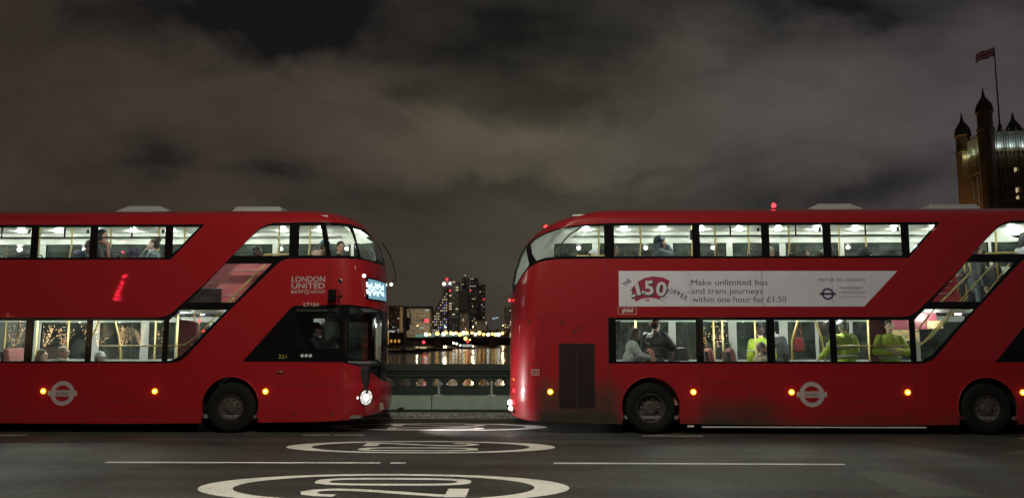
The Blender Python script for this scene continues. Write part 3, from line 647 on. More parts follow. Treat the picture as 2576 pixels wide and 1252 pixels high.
    # ceiling lamps
    for i in range(12):
        u = -7.35 + i * .845
        if u > 2: break
        lm = MB().lathe([(.062, .0), (.075, .02)], (u, 2.02, 4.168), k=14).build('ceiling_lamp', M['lamp_emit'], b)
        l = bpy.data.lights.new('ceiling_light', 'POINT'); l.energy = 8; l.color = (.90, 1, .88); l.shadow_soft_size = .05
        o = bpy.data.objects.new('ceiling_light', l); col.objects.link(o); o.parent = b; o.location = (u, 2.02, 4.10)
        if i % 2 == 0:
            MB().lathe([(.062, .0), (.075, .02)], (u, .5, 4.168), k=14).build('ceiling_lamp', M['lamp_emit'], b)
            l = bpy.data.lights.new('ceiling_light', 'POINT'); l.energy = 9; l.color = (.90, 1, .88); l.shadow_soft_size = .05
            o = bpy.data.objects.new('ceiling_light', l); col.objects.link(o); o.parent = b; o.location = (u, .5, 4.08)
    for i in range(8):
        u = -6.4 + i * 1.0
        MB().lathe([(.06, .0), (.07, .02)], (u, 1.9, 2.308), k=14).build('ceiling_lamp', M['lamp_emit'], b)
        l = bpy.data.lights.new('ceiling_light', 'POINT'); l.energy = 24; l.color = (.90, 1, .90); l.shadow_soft_size = .05
        o = bpy.data.objects.new('ceiling_light', l); col.objects.link(o); o.parent = b; o.location = (u, .95, 2.25)
    # handrails
    for u, y in [(-7.15, 1.3), (-6.29, 1.2), (-5.35, .5), (-4.73, 1.2), (-4.03, 1.2), (-3.19, 1.2), (-2.15, 1.2), (-1.6, 1.2), (.42, 1.2), (1.08, 1.2)]:
        MB().tube([(u + .015, y, 4.19), (u + .02, y, 3.75), (u, y, 3.55), (u, y, 2.42)], .019).build('grab_pole', M['brass_pole'], b, True)
    for u, y in [(-6.41, 1.2), (-6.30, 1.9), (-4.80, 1.2), (-4.62, 1.2), (-3.95, 1.2), (-2.1, 1.2), (-1.64, 1.2), (-5.9, 2.1)]:
        MB().tube([(u, y, 2.33), (u, y, .34)], .018).build('grab_pole', M['brass_pole'], b, True)
    MB().tube([(-2.85, .9, 2.33), (-2.80, .9, 2.1), (-2.72, .9, 1.85), (-2.66, .9, 1.5), (-2.66, .9, .34)], .022).build('grab_pole', M['brass_pole'], b, True)
    MB().tube([(-3.14, .9, 2.33), (-3.18, .9, 2.1), (-3.30, .9, 1.75), (-3.33, .9, .34)], .022).build('grab_pole', M['brass_pole'], b, True)
    MB().tube([(-2.72, .25, 1.655), (-1.25, .25, 1.655), (-1.05, .25, 1.68), (-.85, .25, 1.82), (-.1, .25, 2.6)], .017).build('handrail', M['brass_pole'], b, True)
    MB().tube([(-7.75, .5, 3.32), (-7.65, .5, 3.44), (-7.1, .5, 3.44), (-7.05, .5, 3.3)], .018).tube([(.3, .4, 3.36), (.42, .4, 3.47), (.95, .4, 3.48), (1.2, .4, 3.40)], .018).build('handrail', M['brass_pole'], b, True)
    # seats: backs, squabs, shells
    def seat(u, y, z, dark=False):
        s = MB().prism([(u - .06, z), (u + .42, z), (u + .42, z + .40), (u + .44, z + .47), (u + .02, z + .49), (u - .02, z + .45)], y, y + .42).build('seat', M['seat_shell' if dark else 'seat_fabric'], b, bevel=.03)
        bk = [(u - .02, z + .44), (u + .10, z + .44), (u + .02, z + .85), (u - .04, z + 1.08), (u - .10, z + 1.12), (u - .14, z + 1.06), (u - .10, z + .7)]
        MB().prism(bk, y, y + .42).build('backrest', M['seat_shell' if dark else 'seat_fabric'], s, bevel=.035)
        sh = [(u - .14, z + 1.04), (u - .105, z + .7), (u - .025, z + .3), (u - .09, z + .3), (u - .15, z + .7), (u - .19, z + 1.04)]
        MB().prism(sh, y + .01, y + .41).build('seat_shell', M['seat_shell'], s, bevel=.01)
        MB().tube([(u - .10, y + .06, z + 1.10), (u - .11, y + .08, z + 1.20), (u - .11, y + .32, z + 1.20), (u - .10, y + .36, z + 1.10)], .013).build('seat_grip', M['seat_shell'], s, True)
    for u in (-7.3, -6.35, -5.6, -4.8, -4.1, -3.3, -2.5, -1.75):
        for y in (.2, 1.85): seat(u, y, 2.28, True)
    for u in (-.3, 1.0, 1.6): seat(u, 1.85, 2.28, True)
    seat(1.25, .25, 2.20, True)
    for u, y in ((-6.15, .3), (-4.85, .95), (-4.58, .3), (-5.4, 1.85)): seat(u, y, .50)
    # ---- wheels
    for wu in (0, WB):
        for side in (0, 1):
            yy = (lambda y: y) if side == 0 else (lambda y: 2 * W - y)
            w = empty('wheel', (wu, 0, 0)); w.parent = b
            a = lambda pr: [(r, yy(h)) for r, h in pr]
            ri = .242 if wu == 0 else .272
            MB().lathe(a([(ri, .03), (ri + .02, .015), (.33, .005), (.40, .0), (.45, .02), (.475, .06), (.482, .10), (.482, .24), (.47, .28), (.40, .30), (ri, .29)]), (0, 0, .482), 'y', 48, caps=False).build('tyre', M['rubber'], w, True)
            dish = .07 if wu == 0 else .16
            if wu == 0: pr = [(ri + .002, .032), (ri - .012, .03), (ri - .022, .05), (ri - .03, dish), (.125, dish), (.12, dish - .03), (.085, dish - .04), (.075, dish - .055), (.001, dish - .055)]
            else: pr = [(ri + .002, .032), (ri - .010, .03), (ri - .03, .06), (ri - .05, dish), (.135, dish + .005), (.13, .07), (.10, .06), (.095, .045), (.001, .045)]
            rm = MB().lathe(a(pr), (0, 0, .482), 'y', 40, caps=False).build('rim', M['steel_dark'], w)
            nb = MB()
            for k in range(10):
                t = 2 * math.pi * k / 10; y0 = dish
                nb.lathe([(.022, yy(y0 + .01)), (.016, yy(y0 - .025)), (.010, yy(y0 - .035))], (.168 * math.cos(t), 0, .482 + .168 * math.sin(t)), 'y', 8)
            nb.build('wheel_nuts', M['nut_steel'], rm)
            # housing
            ho = MB(); k = 20; v = []; f = []
            prof = [(.60, .18)] + [(.60 * math.cos(math.pi * i / (k - 2)), .50 + .60 * math.sin(math.pi * i / (k - 2))) for i in range(k - 1)] + [(-.60, .18)]
            for x, z in prof:
                for y in (.012, .62): v.append((x, yy(y), z))
            for i in range(k): f.append((2 * i, 2 * i + 1, 2 * i + 3, 2 * i + 2))
            ho.add(v, f); ho.add([(x, yy(.62), z) for x, z in [(-.60, .2), (.60, .2)] + [(.60 * math.cos(math.pi * i / 12), .5 + .6 * math.sin(math.pi * i / 12)) for i in range(13)]], [tuple(range(15))])
            ho.build('wheel_housing', M['black_matt'], w)
        # painted arch lip
        lip = MB(); lip.tube([(wu + .555 * math.cos(R(t)), -.004, .515 + .555 * math.sin(R(t))) for t in range(-28, 209, 8)], .013, 6); lip.build('wheel_arch_lip', M['bus_red'], b, True)
    MB().box(-.60, -.585, .02, .3, .04, .20).build('mudflap', M['rubber'], b); MB().box(WB - .60, WB - .585, .02, .3, .05, .22).build('mudflap', M['rubber'], b)
    # ---- side marker lamps
    for u in (-8.214, -5.5, -3.65, -1.475, .671):
        s = MB().ell((u, -.012, .79), (.034, .012, .024)).build('side_marker_lamp', M['amber_emit'], b, True)
        MB().lathe([(.056, -.001), (.056, -.006), (.045, -.009)], (u, 0, .79), 'y', 16).build('halo_disc', M['amber_halo'], s)  # glowing disc that paints the lamp's halo on the panel
        l = bpy.data.lights.new('marker_light', 'POINT'); l.energy = .16; l.color = (1, .5, .06); l.shadow_soft_size = .02
        o = bpy.data.objects.new('marker_light', l); col.objects.link(o); o.parent = s; o.location = (u, -.07, .79)
    roundel(b, -3.27, .748)
    # ---- front: bonnet seams, headlight, display, mirrors, plate
    def seam(pts, parent=b, w=.006, name='panel_seam', mt='black_matt'):
        for a, c in zip(pts, pts[1:]):
            d = Vector(c) - Vector(a); d.normalize(); n = Vector((-d.y, d.x)) * w
            q = [(a[0] + n.x, a[1] + n.y), (a[0] - n.x, a[1] - n.y), (c[0] - n.x, c[1] - n.y), (c[0] + n.x, c[1] + n.y)]
            yield q
    segs = []
    for line in ([(2.14, 1.335), (2.155, .26)], [(.767, .92), (2.15, .921)], [(-7.17, 2.20), (-7.165, .20)], [(-7.095, 3.33), (-7.095, .20)], [(-8.95, 2.21), (-8.333, 2.203), (-7.17, 2.20)], [(-8.333, 2.203), (-8.325, .24)],
                 [(-7.67, 2.04), (-7.67, 1.80)], [(-7.67, 2.04), (-7.30, 2.04)], [(-8.631, 1.329), (-8.381, 1.32), (-8.382, .988), (-8.631, .995), (-8.631, 1.329)], [(1.84, 3.34), (1.84, 2.46)], [(-5.35, 1.32), (-5.35, .19)], [(-2.8, 1.32), (-2.8, .18)], [(-1.35, 1.32), (-1.35, .18)], [(-5.25, .45), (-4.45, .45), (-4.45, .95), (-5.25, .95), (-5.25, .45)], [(-2.65, .32), (-1.5, .32), (-1.5, .62), (-2.65, .62), (-2.65, .32)], [(-4.0, 3.33), (-4.0, 3.11)], [(.67, .26), (.665, 1.3)]):
        segs += list(seam(line, w=.0035))
    for q in segs: pass
    skin('panel_seams', [(q, []) for q in segs], 'black_matt', b, .0025)
    def wrapped(cu, cz, rad, name, mt, off, parent=b, ez=1.0, k=24):
        return skin(name, [([(cu + rad * math.cos(2 * math.pi * i / k), cz + rad * ez * math.sin(2 * math.pi * i / k)) for i in range(k)], [])], mt, parent, off)
    hl = wrapped(2.565, .665, .112, 'headlight', 'black_gloss', .004, ez=1.55)
    wrapped(2.565, .665, .092, 'reflector', 'head_dim', .007, hl, 1.55)
    wrapped(2.565, .665, .036, 'bulb', 'head_emit', .012, hl, 1.55)
    for k_ in range(8):
        t = 2 * math.pi * k_ / 8; wrapped(2.565 + .078 * math.cos(t), .665 + .125 * math.sin(t), .011, 'led', 'led_emit', .012, hl, 1.4, 8)
    wrapped(2.43, .665, .016, 'indicator', 'marker_white', .006, ez=1.6, k=12)
    skin('number_plate', [([(2.752, .53), (2.792, .53), (2.792, .39), (2.752, .38)], [])], 'plate', b, .006)
    skin('destination_display_frame', [([(2.50, 3.01), (2.62, 3.0), ('F', 2.97), ('F', 2.54), (2.60, 2.545), (2.53, 2.555), (2.50, 2.60)], [])], 'black_gloss', b, .004)
    dd = skin('destination_display', [([(2.525, 2.975), (2.62, 2.965), ('F', 2.94), ('F', 2.575), (2.62, 2.58), (2.545, 2.59)], [])], 'display_emit', b, .008)
    q = [(.35, .0), (.5, 1)]
    gl = []
    for (s0, s1, a0, a1) in [(.10, .16, .2, .95), (.18, .24, .1, .8), (.27, .32, .3, .9), (.34, .40, .15, .7), (.43, .47, .2, .95), (.5, .57, .1, .9), (.62, .68, .3, .95), (.72, .78, .2, .8), (.82, .88, .15, .9)]:
        for (c0, c1) in ((a0, a0 + (a1 - a0) * .4), (a0 + (a1 - a0) * .55, a1)):
            sA = AF + 1.6 + LC * (.42 + .56 * s0); sB = AF + 1.6 + LC * (.42 + .56 * s1); zz0 = 2.61 + .32 * c0; zz1 = 2.61 + .32 * c1
            gl.append([(s2u(sA, zz0), zz0), (s2u(sB, zz0), zz0), (s2u(sB, zz1), zz1), (s2u(sA, zz1), zz1)])
    skin('route_lettering', [(g_, []) for g_ in gl], 'display_text', dd, .011)
    MB().ell(surf(u2s(2.47, 3.03), 3.03) + Vector((0, -.02, 0)), .038).build('front_marker_lamp', M['marker_white'], b, True)
    MB().ell((2.735, W + .55, 2.97), .038).build('front_marker_lamp', M['marker_white'], b, True)
    MB().lathe([(.042, .002), (.042, -.012), (.026, -.012), (.022, -.004)], (2.057, 0, 2.912), 'y', 18).build('side_camera', M['chrome'], b, True)
    MB().lathe([(.024, -.005), (.020, -.02), (.002, -.024)], (2.057, 0, 2.912), 'y', 14).build('camera_lens', M['black_gloss'], b, True)
    mir = MB().box(1.87, 2.03, -.22, -.10, 2.50, 2.74).build('mirror', M['black_gloss'], b, bevel=.045)
    MB().tube([(2.0, -.15, 2.72), (2.07, -.16, 2.73), (2.085, -.15, 2.66), (2.08, -.10, 2.3), (2.07, -.02, 2.10)], .011).tube([(2.02, -.16, 2.6), (2.10, .0, 2.62)], .012).build('mirror_arm', M['black_matt'], mir, True)
    MB().tube([(2.70, 2.1, 2.50), (2.85, 2.5, 2.53), (2.98, 2.62, 2.50), (3.02, 2.66, 2.42), (3.05, 2.68, 2.12)], .014).build('mirror_arm', M['black_matt'], b, True)
    MB().box(2.93, 3.02, 2.56, 2.74, 1.98, 2.28).build('mirror', M['black_gloss'], b, bevel=.035)
    MB().tube([(2.44, 2.26, 3.93), (2.62, 2.2, 3.66), (2.75, 2.1, 3.35), (2.80, 2.05, 3.08), (2.72, 2.02, 3.06)], .014).build('front_rail', M['black_matt'], b, True)
    MB().tube([(.87, -.004, 1.16), (.88, -.03, 1.165), (1.0, -.03, 1.155), (1.01, -.004, 1.152)], .014).build('cab_door_handle', M['chrome'], b, True)
    MB().box(1.2, 1.29, -.004, .0, .355, .385).box(2.0, 1.91, -.004, .0, .355, .385).build('jacking_points', M['black_matt'], b)
    text(b, '221', .90, 1.42, .10, 'yellow_text', 'route_number', wid=.15, off=-.0)
    for u in (1.357, 1.437, 1.517): MB().lathe([(.033, -.0005), (.033, .0015)], (u, 0, 1.469), 'y', 16).build('round_sticker', M['ad_white'], b)
    # ---- rear: grille, lamps, flap lettering
    gr_ = MB().box(-8.05, -7.36, -.003, .012, .475, 1.705).build('engine_grille', M['black_matt'], b)
    lv = MB()
    for i in range(48):
        z = .49 + i * .0252
        for a, c in ((-8.04, -7.715), (-7.695, -7.37)): lv.add([(a, -.004, z), (c, -.004, z), (c, -.016, z + .013), (a, -.016, z + .013)], [(0, 1, 2, 3)])
    lv.build('louvres', M['louvre'], gr_)
    for z, mt, r_ in ((1.0, 'reflector_orange', .032), (.78, 'red_dim', .045), (.555, 'red_dim', .045), (.37, 'black_gloss', .045)):
        wrapped(-8.915, z, r_ * .5, 'rear_lamp', mt, .006, ez=1.9, k=16)
    MB().ell((-9.01, .9, .52), (.04, .05, .05)).build('reversing_lamp', M['head_emit'], b, True)
    MB().ell((-8.99, .9, .40), (.04, .05, .04)).build('reversing_lamp', M['head_emit'], b, True)
    MB().ell(surf(u2s(-8.27, 4.08), z2t(4.09)) + Vector((0, -.01, .012)), (.05, .03, .03)).build('rear_marker_lamp', M['red_emit'], b, True)
    MB().ell((-9.01, .8, 2.57), .028).build('rear_marker_lamp', M['red_emit'], b, True)
    tl = MB()
    for i in range(3):
        for a, c in ((-8.575, -8.515), (-8.505, -8.46), (-8.452, -8.42)): tl.add([(a, -.001, 1.19 - i * .045), (c, -.001, 1.19 - i * .045), (c, -.001, 1.213 - i * .045), (a, -.001, 1.213 - i * .045)], [(0, 1, 2, 3)])
    tl.build('flap_notice', M['logo_grey'], b)
    MB().lathe([(.03, .0), (.03, -.006)], (-7.98, 0, 2.10), 'y', 12).lathe([(.02, .001), (.02, -.008)], (-8.62, .05, 2.12), 'y', 12).box(-7.76, -7.73, -.006, 0, 1.88, 1.98).box(-7.62, -7.56, -.005, 0, 1.98, 2.0).build('latch', M['black_matt'], b)
    # ---- roof pods
    for (a, c, top, z0) in ((-2.95, -1.70, 4.555, 4.4), (-.45, .62, 4.535, 4.4)):
        s = .30 if a < -1 else .07
        v = [(a, .75, z0), (c, .75, z0), (c, 1.9, z0), (a, 1.9, z0), (a + s, .85, top), (c - s, .85, top), (c - s, 1.8, top), (a + s, 1.8, top)]
        MB().add(v, [(0, 3, 2, 1), (4, 5, 6, 7), (0, 1, 5, 4), (1, 2, 6, 5), (2, 3, 7, 6), (3, 0, 4, 7)]).build('roof_pod', M['pod'], b, bevel=.03)
    # steps of the front staircase
    st = MB()
    for i in range(9):
        u = -1.05 + i * .21; z = .60 + i * .235
        st.box(u, u + .24, .30, .95, z - .04, z); st.box(u + .20, u + .24, .30, .95, z, z + .195)
    st.build('staircase', M['stair_side'], b)
    return b
mat('stair_side', (.09, .03, .04), .45); mat('louvre', (.13, .022, .020), .6); mat('head_dim', (.7, .7, .7), .3, emit=(1, .93, .9), es=.35); mat('seam_white', (.75, .62, .62), .4); mat('box_dark', (.03, .012, .014), .5); mat('gold_panel', (.55, .42, .22), .3, .5, noise_=(9, .4))
left = make_bus(); left.location = (-5.72, 15.0, 0)
tag(left, 'left red double-decker bus with lit headlight, LONDON UNITED lettering and its front towards the gap', 'bus', 'red double-decker buses queueing on the bridge')
right = copy_tree(left); right.location = (8.63, 15.0, 0)
tag(right, 'right red double-decker bus with curved glazed rear at the gap and white fare advert panel', 'bus', 'red double-decker buses queueing on the bridge')
for o in [x for x in col.objects if x.parent == right and x.name.split('.')[0] in ('body',)]:
    o.data = o.data.copy(); o.data.materials[0] = M['bus_red_dirty']
for rt in (left,):
    for o in [x for x in col.objects if x.parent == rt and x.name.split('.')[0] in ('destination_display', 'headlight')]: pass
# headlamp beam of the left bus onto the rear of the right one
l = bpy.data.lights.new('headlight_beam', 'SPOT'); l.energy = 520; l.color = (1, .97, .95); l.spot_size = R(80); l.spot_blend = 1; l.shadow_soft_size = .05
o = bpy.data.objects.new('headlight_beam', l); col.objects.link(o); o.parent = left; o.location = (2.86, .42, .66); o.rotation_euler = (R(86), 0, R(-90))
# left bus: lettering and stair lining
text(left, 'LONDON', 1.107, 2.895, .150, 'logo_grey', 'operator_lettering', wid=.655, bold=.003)
text(left, 'UNITED', 1.107, 2.765, .150, 'logo_grey', 'operator_lettering', wid=.655, bold=.003)
text(left, 'RATP', 1.108, 2.672, .085, 'logo_grey', 'operator_lettering', wid=.235, bold=.002)
text(left, 'GROUP', 1.485, 2.672, .085, 'logo_grey', 'operator_lettering', wid=.28, bold=.001)
mbq = MB(); mbq.tube([(1.412 + .042 * math.cos(t), -.004, 2.698 + .042 * math.sin(t)) for t in [i * math.pi / 12 for i in range(25)]], .005, 5).tube([(1.39, -.004, 2.71), (1.412, -.004, 2.70), (1.43, -.004, 2.675), (1.435, -.004, 2.655)], .005, 5); mbq.build('group_logo', M['logo_grey'], left)
text(left, 'LT124', 1.356, 2.420, .095, 'logo_grey', 'fleet_number', wid=.30, bold=.003)
pk = MB().prism([(-1.05, 2.44), (.95, 2.44), (.95, 3.33), (-.95, 3.33)], .55, .58).build('stair_panel', M['stair_lit_red'], left)  # red panel coloured pale pink for the light falling on it
MB().box(-.35, .9, .535, .548, 3.165, 3.18).box(-.75, .45, .535, .548, 2.915, 2.935).box(-.95, -.40, .535, .548, 2.80, 2.812).box(-.45, .15, .535, .548, 2.655, 2.67).build('panel_trim', M['seam_white'], pk)
MB().box(-1.3, -.46, .46, .50, 2.44, 2.79).build('stair_box', M['box_dark'], left)
MB().tube([(-.40, .40, 2.40), (.44, .40, 3.28)], .016).build('handrail', M['brass_pole'], left, True)
MB().prism([(-1.30, 1.0), (-.93, 1.0), (-.93, 2.12), (-1.30, 2.20)], .50, .53).build('stair_screen', M['maroon'], left)
MB().tube([(-.95, .35, 1.2), (-.95, .35, 1.70)], .015).tube([(-.82, .35, 2.33), (-.82, .35, 1.75)], .013).tube([(-.98, .35, 2.15), (-.93, .35, 2.15), (-.93, .35, 2.33)], .013).build('handrail', M['brass_pole'], left, True)
for u, z in ((-.80, 2.15), (-.72, 1.95)): MB().ell((u, .30, z), .022).build('stop_button', M['red_emit'], left, True)
# right bus: advert, logos, stair lining
adp = [(-6.878, 3.095), (-1.535, 3.085), (-2.205, 2.405), (-6.885, 2.410)]
ad = MB().prism([(a, b) for a, b in adp], -.004, -.0015).build('advert_panel', M['ad_white'], right)
text(ad, 'Make unlimited bus', -5.49, 2.815, .165, 'ad_ink', 'advert_lettering', wid=1.47, off=-.006)
text(ad, 'and tram journeys', -5.49, 2.650, .165, 'ad_ink', 'advert_lettering', wid=1.37, off=-.006)
text(ad, 'within one hour for £1.50', -5.48, 2.488, .165, 'ad_ink', 'advert_lettering', wid=1.80, off=-.006)
text(ad, 'MAYOR OF LONDON', -3.06, 2.885, .085, 'ad_ink', 'advert_lettering', wid=.89, off=-.006)
text(ad, 'TRANSPORT', -2.66, 2.735, .065, 'ad_ink', 'advert_lettering', wid=.45, off=-.006)
text(ad, 'FOR LONDON', -2.66, 2.650, .065, 'ad_ink', 'advert_lettering', wid=.50, off=-.006)
text(ad, 'EVERY JOURNEY MATTERS', -2.66, 2.575, .040, 'ad_ink', 'advert_lettering', wid=.50, off=-.006)
def flat(parent, polys, mt, name, y):
    mb = MB()
    for rings in polys:
        fl_ = [p for r in rings for p in r]; t = tessellate_polygon([[Vector((a, c, 0)) for a, c in r] for r in rings])
        mb.add([(a, y, c) for a, c in fl_], [tuple(q) for q in t])
    return mb.build(name, M[mt], parent)
u, z = -2.885, 2.645
flat(ad, [[circle(u, z, .115), circle(u, z, .078)], [rect(u - .155, u + .155, z - .022, z + .022)]], 'ad_ink', 'roundel_logo', -.0065)
# hopper emblem: fan shaped magenta card, white figures with dark edge
fan = [(-6.60, 2.60), (-6.64, 2.74), (-6.55, 2.86), (-6.40, 2.95), (-6.22, 2.99), (-6.03, 2.965), (-5.90, 2.90), (-5.97, 2.72), (-6.10, 2.545), (-6.20, 2.565), (-6.32, 2.58), (-6.45, 2.555), (-6.56, 2.50)]
flat(ad, [[fan]], 'ad_magenta', 'hopper_card', -.006)
for s_, u0, z0, sz, w_, rt in (('£', -6.66, 2.575, .26, .12, .42), ('1', -6.53, 2.63, .32, .075, .22), ('.', -6.44, 2.665, .34, .045, .1), ('5', -6.385, 2.640, .37, .175, .02), ('0', -6.185, 2.64, .37, .20, -.18)):
    text(ad, s_, u0 + .012, z0 - .012, sz, 'ad_black', 'hopper_figures_edge', wid=w_ + .012, off=-.0072, rot=rt, bold=.022)
    text(ad, s_, u0, z0, sz, 'white_paint', 'hopper_figures', wid=w_, off=-.0085, rot=rt, bold=.012)
text(ad, 'THE', -6.755, 2.78, .12, 'ad_black', 'hopper_lettering', wid=.17, off=-.0075, rot=.75, bold=.003)
for i, ch in enumerate('HOPPER'):
    text(ad, ch, -5.955 + i * .063, 2.665 - .010 * i - .003 * i * i, .135, 'ad_black', 'hopper_lettering', wid=.048, off=-.0075, rot=.08 - .10 * i, bold=.003)
text(ad, '"', -6.01, 2.67, .13, 'ad_black', 'hopper_lettering', off=-.0075); text(ad, '"', -5.56, 2.60, .13, 'ad_black', 'hopper_lettering', off=-.0075)
MB().tube([(-6.12, -.007, 2.55), (-6.04, -.007, 2.515), (-6.02, -.007, 2.56), (-5.93, -.007, 2.60)], .004, 5).build('flourish', M['ad_black'], ad)
u, z = -6.335, 2.535
flat(ad, [[circle(u, z, .033), circle(u, z, .023)], [rect(u - .042, u + .042, z - .006, z + .006)]], 'ad_magenta', 'small_roundel', -.0075)
MB().box(-5.515, -5.508, -.0055, -.004, 2.41, 3.09).box(-4.14, -4.12, -.0055, -.004, 2.41, 3.09).box(-2.80, -2.79, -.0055, -.004, 2.405, 3.09).build('advert_joins', M['logo_grey'], ad)
fr = MB()
for a in ((-6.905, -6.547, 2.383, 2.389), (-6.905, -6.547, 2.259, 2.265), (-6.905, -6.899, 2.259, 2.389), (-6.553, -6.547, 2.259, 2.389)): fr.box(a[0], a[1], -.003, -.001, a[2], a[3])
g = fr.build('media_owner_frame', M['white_paint'], right); text(g, 'global', -6.83, 2.305, .095, 'white_paint', 'lettering', wid=.21, off=-.003, bold=.003)
sp = MB().prism([(-1.05, 2.42), (.05, 2.42), (-.05, 2.75), (-.12, 3.33), (-.95, 3.33)], .62, .66).build('stair_panel', M['stair_red'], right)
MB().box(-.62, -.18, .605, .618, 2.92, 2.945).box(-.8, -.3, .605, .618, 2.68, 2.70).box(-.7, -.2, .605, .618, 2.80, 2.806).build('panel_trim', M['seam_white'], sp)
MB().tube([(-.69, .35, 2.44), (-.60, .35, 2.47), (-.03, .35, 3.0), (.06, .35, 3.12), (.04, .35, 3.26)], .020).tube([(-1.22, .35, 1.9), (-1.02, .35, 1.95), (-1.0, .35, 2.02), (-.6, .35, 2.47)], .018).tube([(-.2, .40, 2.84), (-.17, .4, 2.76), (-.22, .4, 2.70)], .012).build('handrail', M['brass_pole'], right, True)
MB().tube([(-.30, .30, 2.44), (.48, .30, 3.26)], .012).tube([(-1.26, .3, 1.70), (-.98, .3, 1.72), (-.85, .3, 1.85), (-.30, .3, 2.44)], .013).tube([(.12, .2, 2.5), (.72, .2, 3.24)], .010).build('handrail', M['brass_pole'], right, True)
MB().box(-1.26, -.60, 1.2, 1.23, 1.75, 1.98).box(-.42, -.1, 1.2, 1.23, 2.0, 2.16).build('brass_panel', M['gold_panel'], right)
MB().prism([(-1.30, 1.99), (-.2, 1.99), (-.2, 2.33), (-1.30, 2.33)], 1.24, 1.27).build('stair_screen', M['maroon'], right)
MB().prism([(-1.75, 1.0), (-1.36, 1.0), (-1.36, 2.3), (-1.75, 2.3)], .85, .88).build('stair_screen', M['maroon'], right)
rb = MB().lathe([(.05, 0), (.05, .015), (.035, .02)], (-3.67, .55, 4.395), k=14).build('stand_in_base', M['black_matt'], right)
MB().ell((-3.67, .55, 4.46), (.045, .045, .05)).build('red_light_stand_in', M['red_emit'], rb, True)  # added roof lamp standing in for a red light beyond the roof

MB().box(-5.35, -1.15, .03, .06, .125, .150).build('lit_line_strip', M['white_paint'], right)  # pale strip added to stand in for the lit line under the bus
MB().box(-5.62, -5.50, .03, .06, .13, .17).build('lit_line_strip', M['white_paint'], right)

MB().box(-5.385, -5.32, .42, .50, 3.76, 3.96).build('sensor_box', M['black_matt'], right)
MB().box(-6.935, -6.86, .02, .06, 1.93, 2.135).build('sensor_box', M['black_matt'], right)
MB().box(-3.91, -3.84, .02, .06, 1.93, 2.125).build('sensor_box', M['black_matt'], right)
# ---------------------------------------------------------------- people
def fuse(mb, voxel, name, mt, parent, smooth_n=2):
    me = mb.mesh(); o = bpy.data.objects.new('t', me); tmp = bpy.data.scenes.new('tmp'); tmp.collection.objects.link(o)
    r = o.modifiers.new('r', 'REMESH'); r.mode = 'VOXEL'; r.voxel_size = voxel
    s = o.modifiers.new('s', 'SMOOTH'); s.iterations = smooth_n; s.factor = .5
    dg = tmp_graph(tmp)
    m2 = bpy.data.meshes.new_from_object(o.evaluated_get(dg)); bpy.data.objects.remove(o); bpy.data.scenes.remove(tmp)
    m2.materials.clear()
    return link(name, m2, mt, parent, smooth=True)
def cap(mb, p, q, r0, r1, k=10):
    p = Vector(p); q = Vector(q); mb.tube([p, p.lerp(q, .5), q], [r0, (r0 + r1) / 2 * 1.04, r1], k); mb.ell(p, r0, k=k, l=6); mb.ell(q, r1, k=k, l=6)
def hand(mb, wrist, dirv, palm_n, s=1, grip=.6):
    d = Vector(dirv).normalized(); n = Vector(palm_n); n = (n - d * n.dot(d)).normalized(); sd = d.cross(n)
    rot = Matrix((d, sd, n)).transposed(); w = Vector(wrist)
    mb.ell(w + d * .045, (.05, .040, .018), rot, 10, 6)
    for j, (o, L) in enumerate(((-.031, .066), (-.010, .075), (.011, .070), (.030, .055))):
        a = w + d * .085 + sd * o; b = a + d * L * .45 + n * L * .1 * grip; c = b + (d * (1 - grip) + n * grip) * L * .5
        mb.tube([a, b, c], [.0095, .009, .0075], 6)
    a = w + d * .03 - sd * .036 * s; b = a + (d * .7 - sd * s) .normalized() * .035; c = b + (d + n * .4).normalized() * .03
    mb.tube([a, b, c], [.012, .0105, .008], 6)
skins = {}
def cmat(c, rough=.75, name='cloth'):
    k = (name, c)
    if k not in skins: skins[k] = mat('%s_%d' % (name, len(skins)), c, rough, noise_=(14, .18), bump=(13, .9, .03))
    return skins[k]
PALE = (.68, .44, .35); MIDS = (.38, .21, .14); DARKS = (.10, .05, .035)
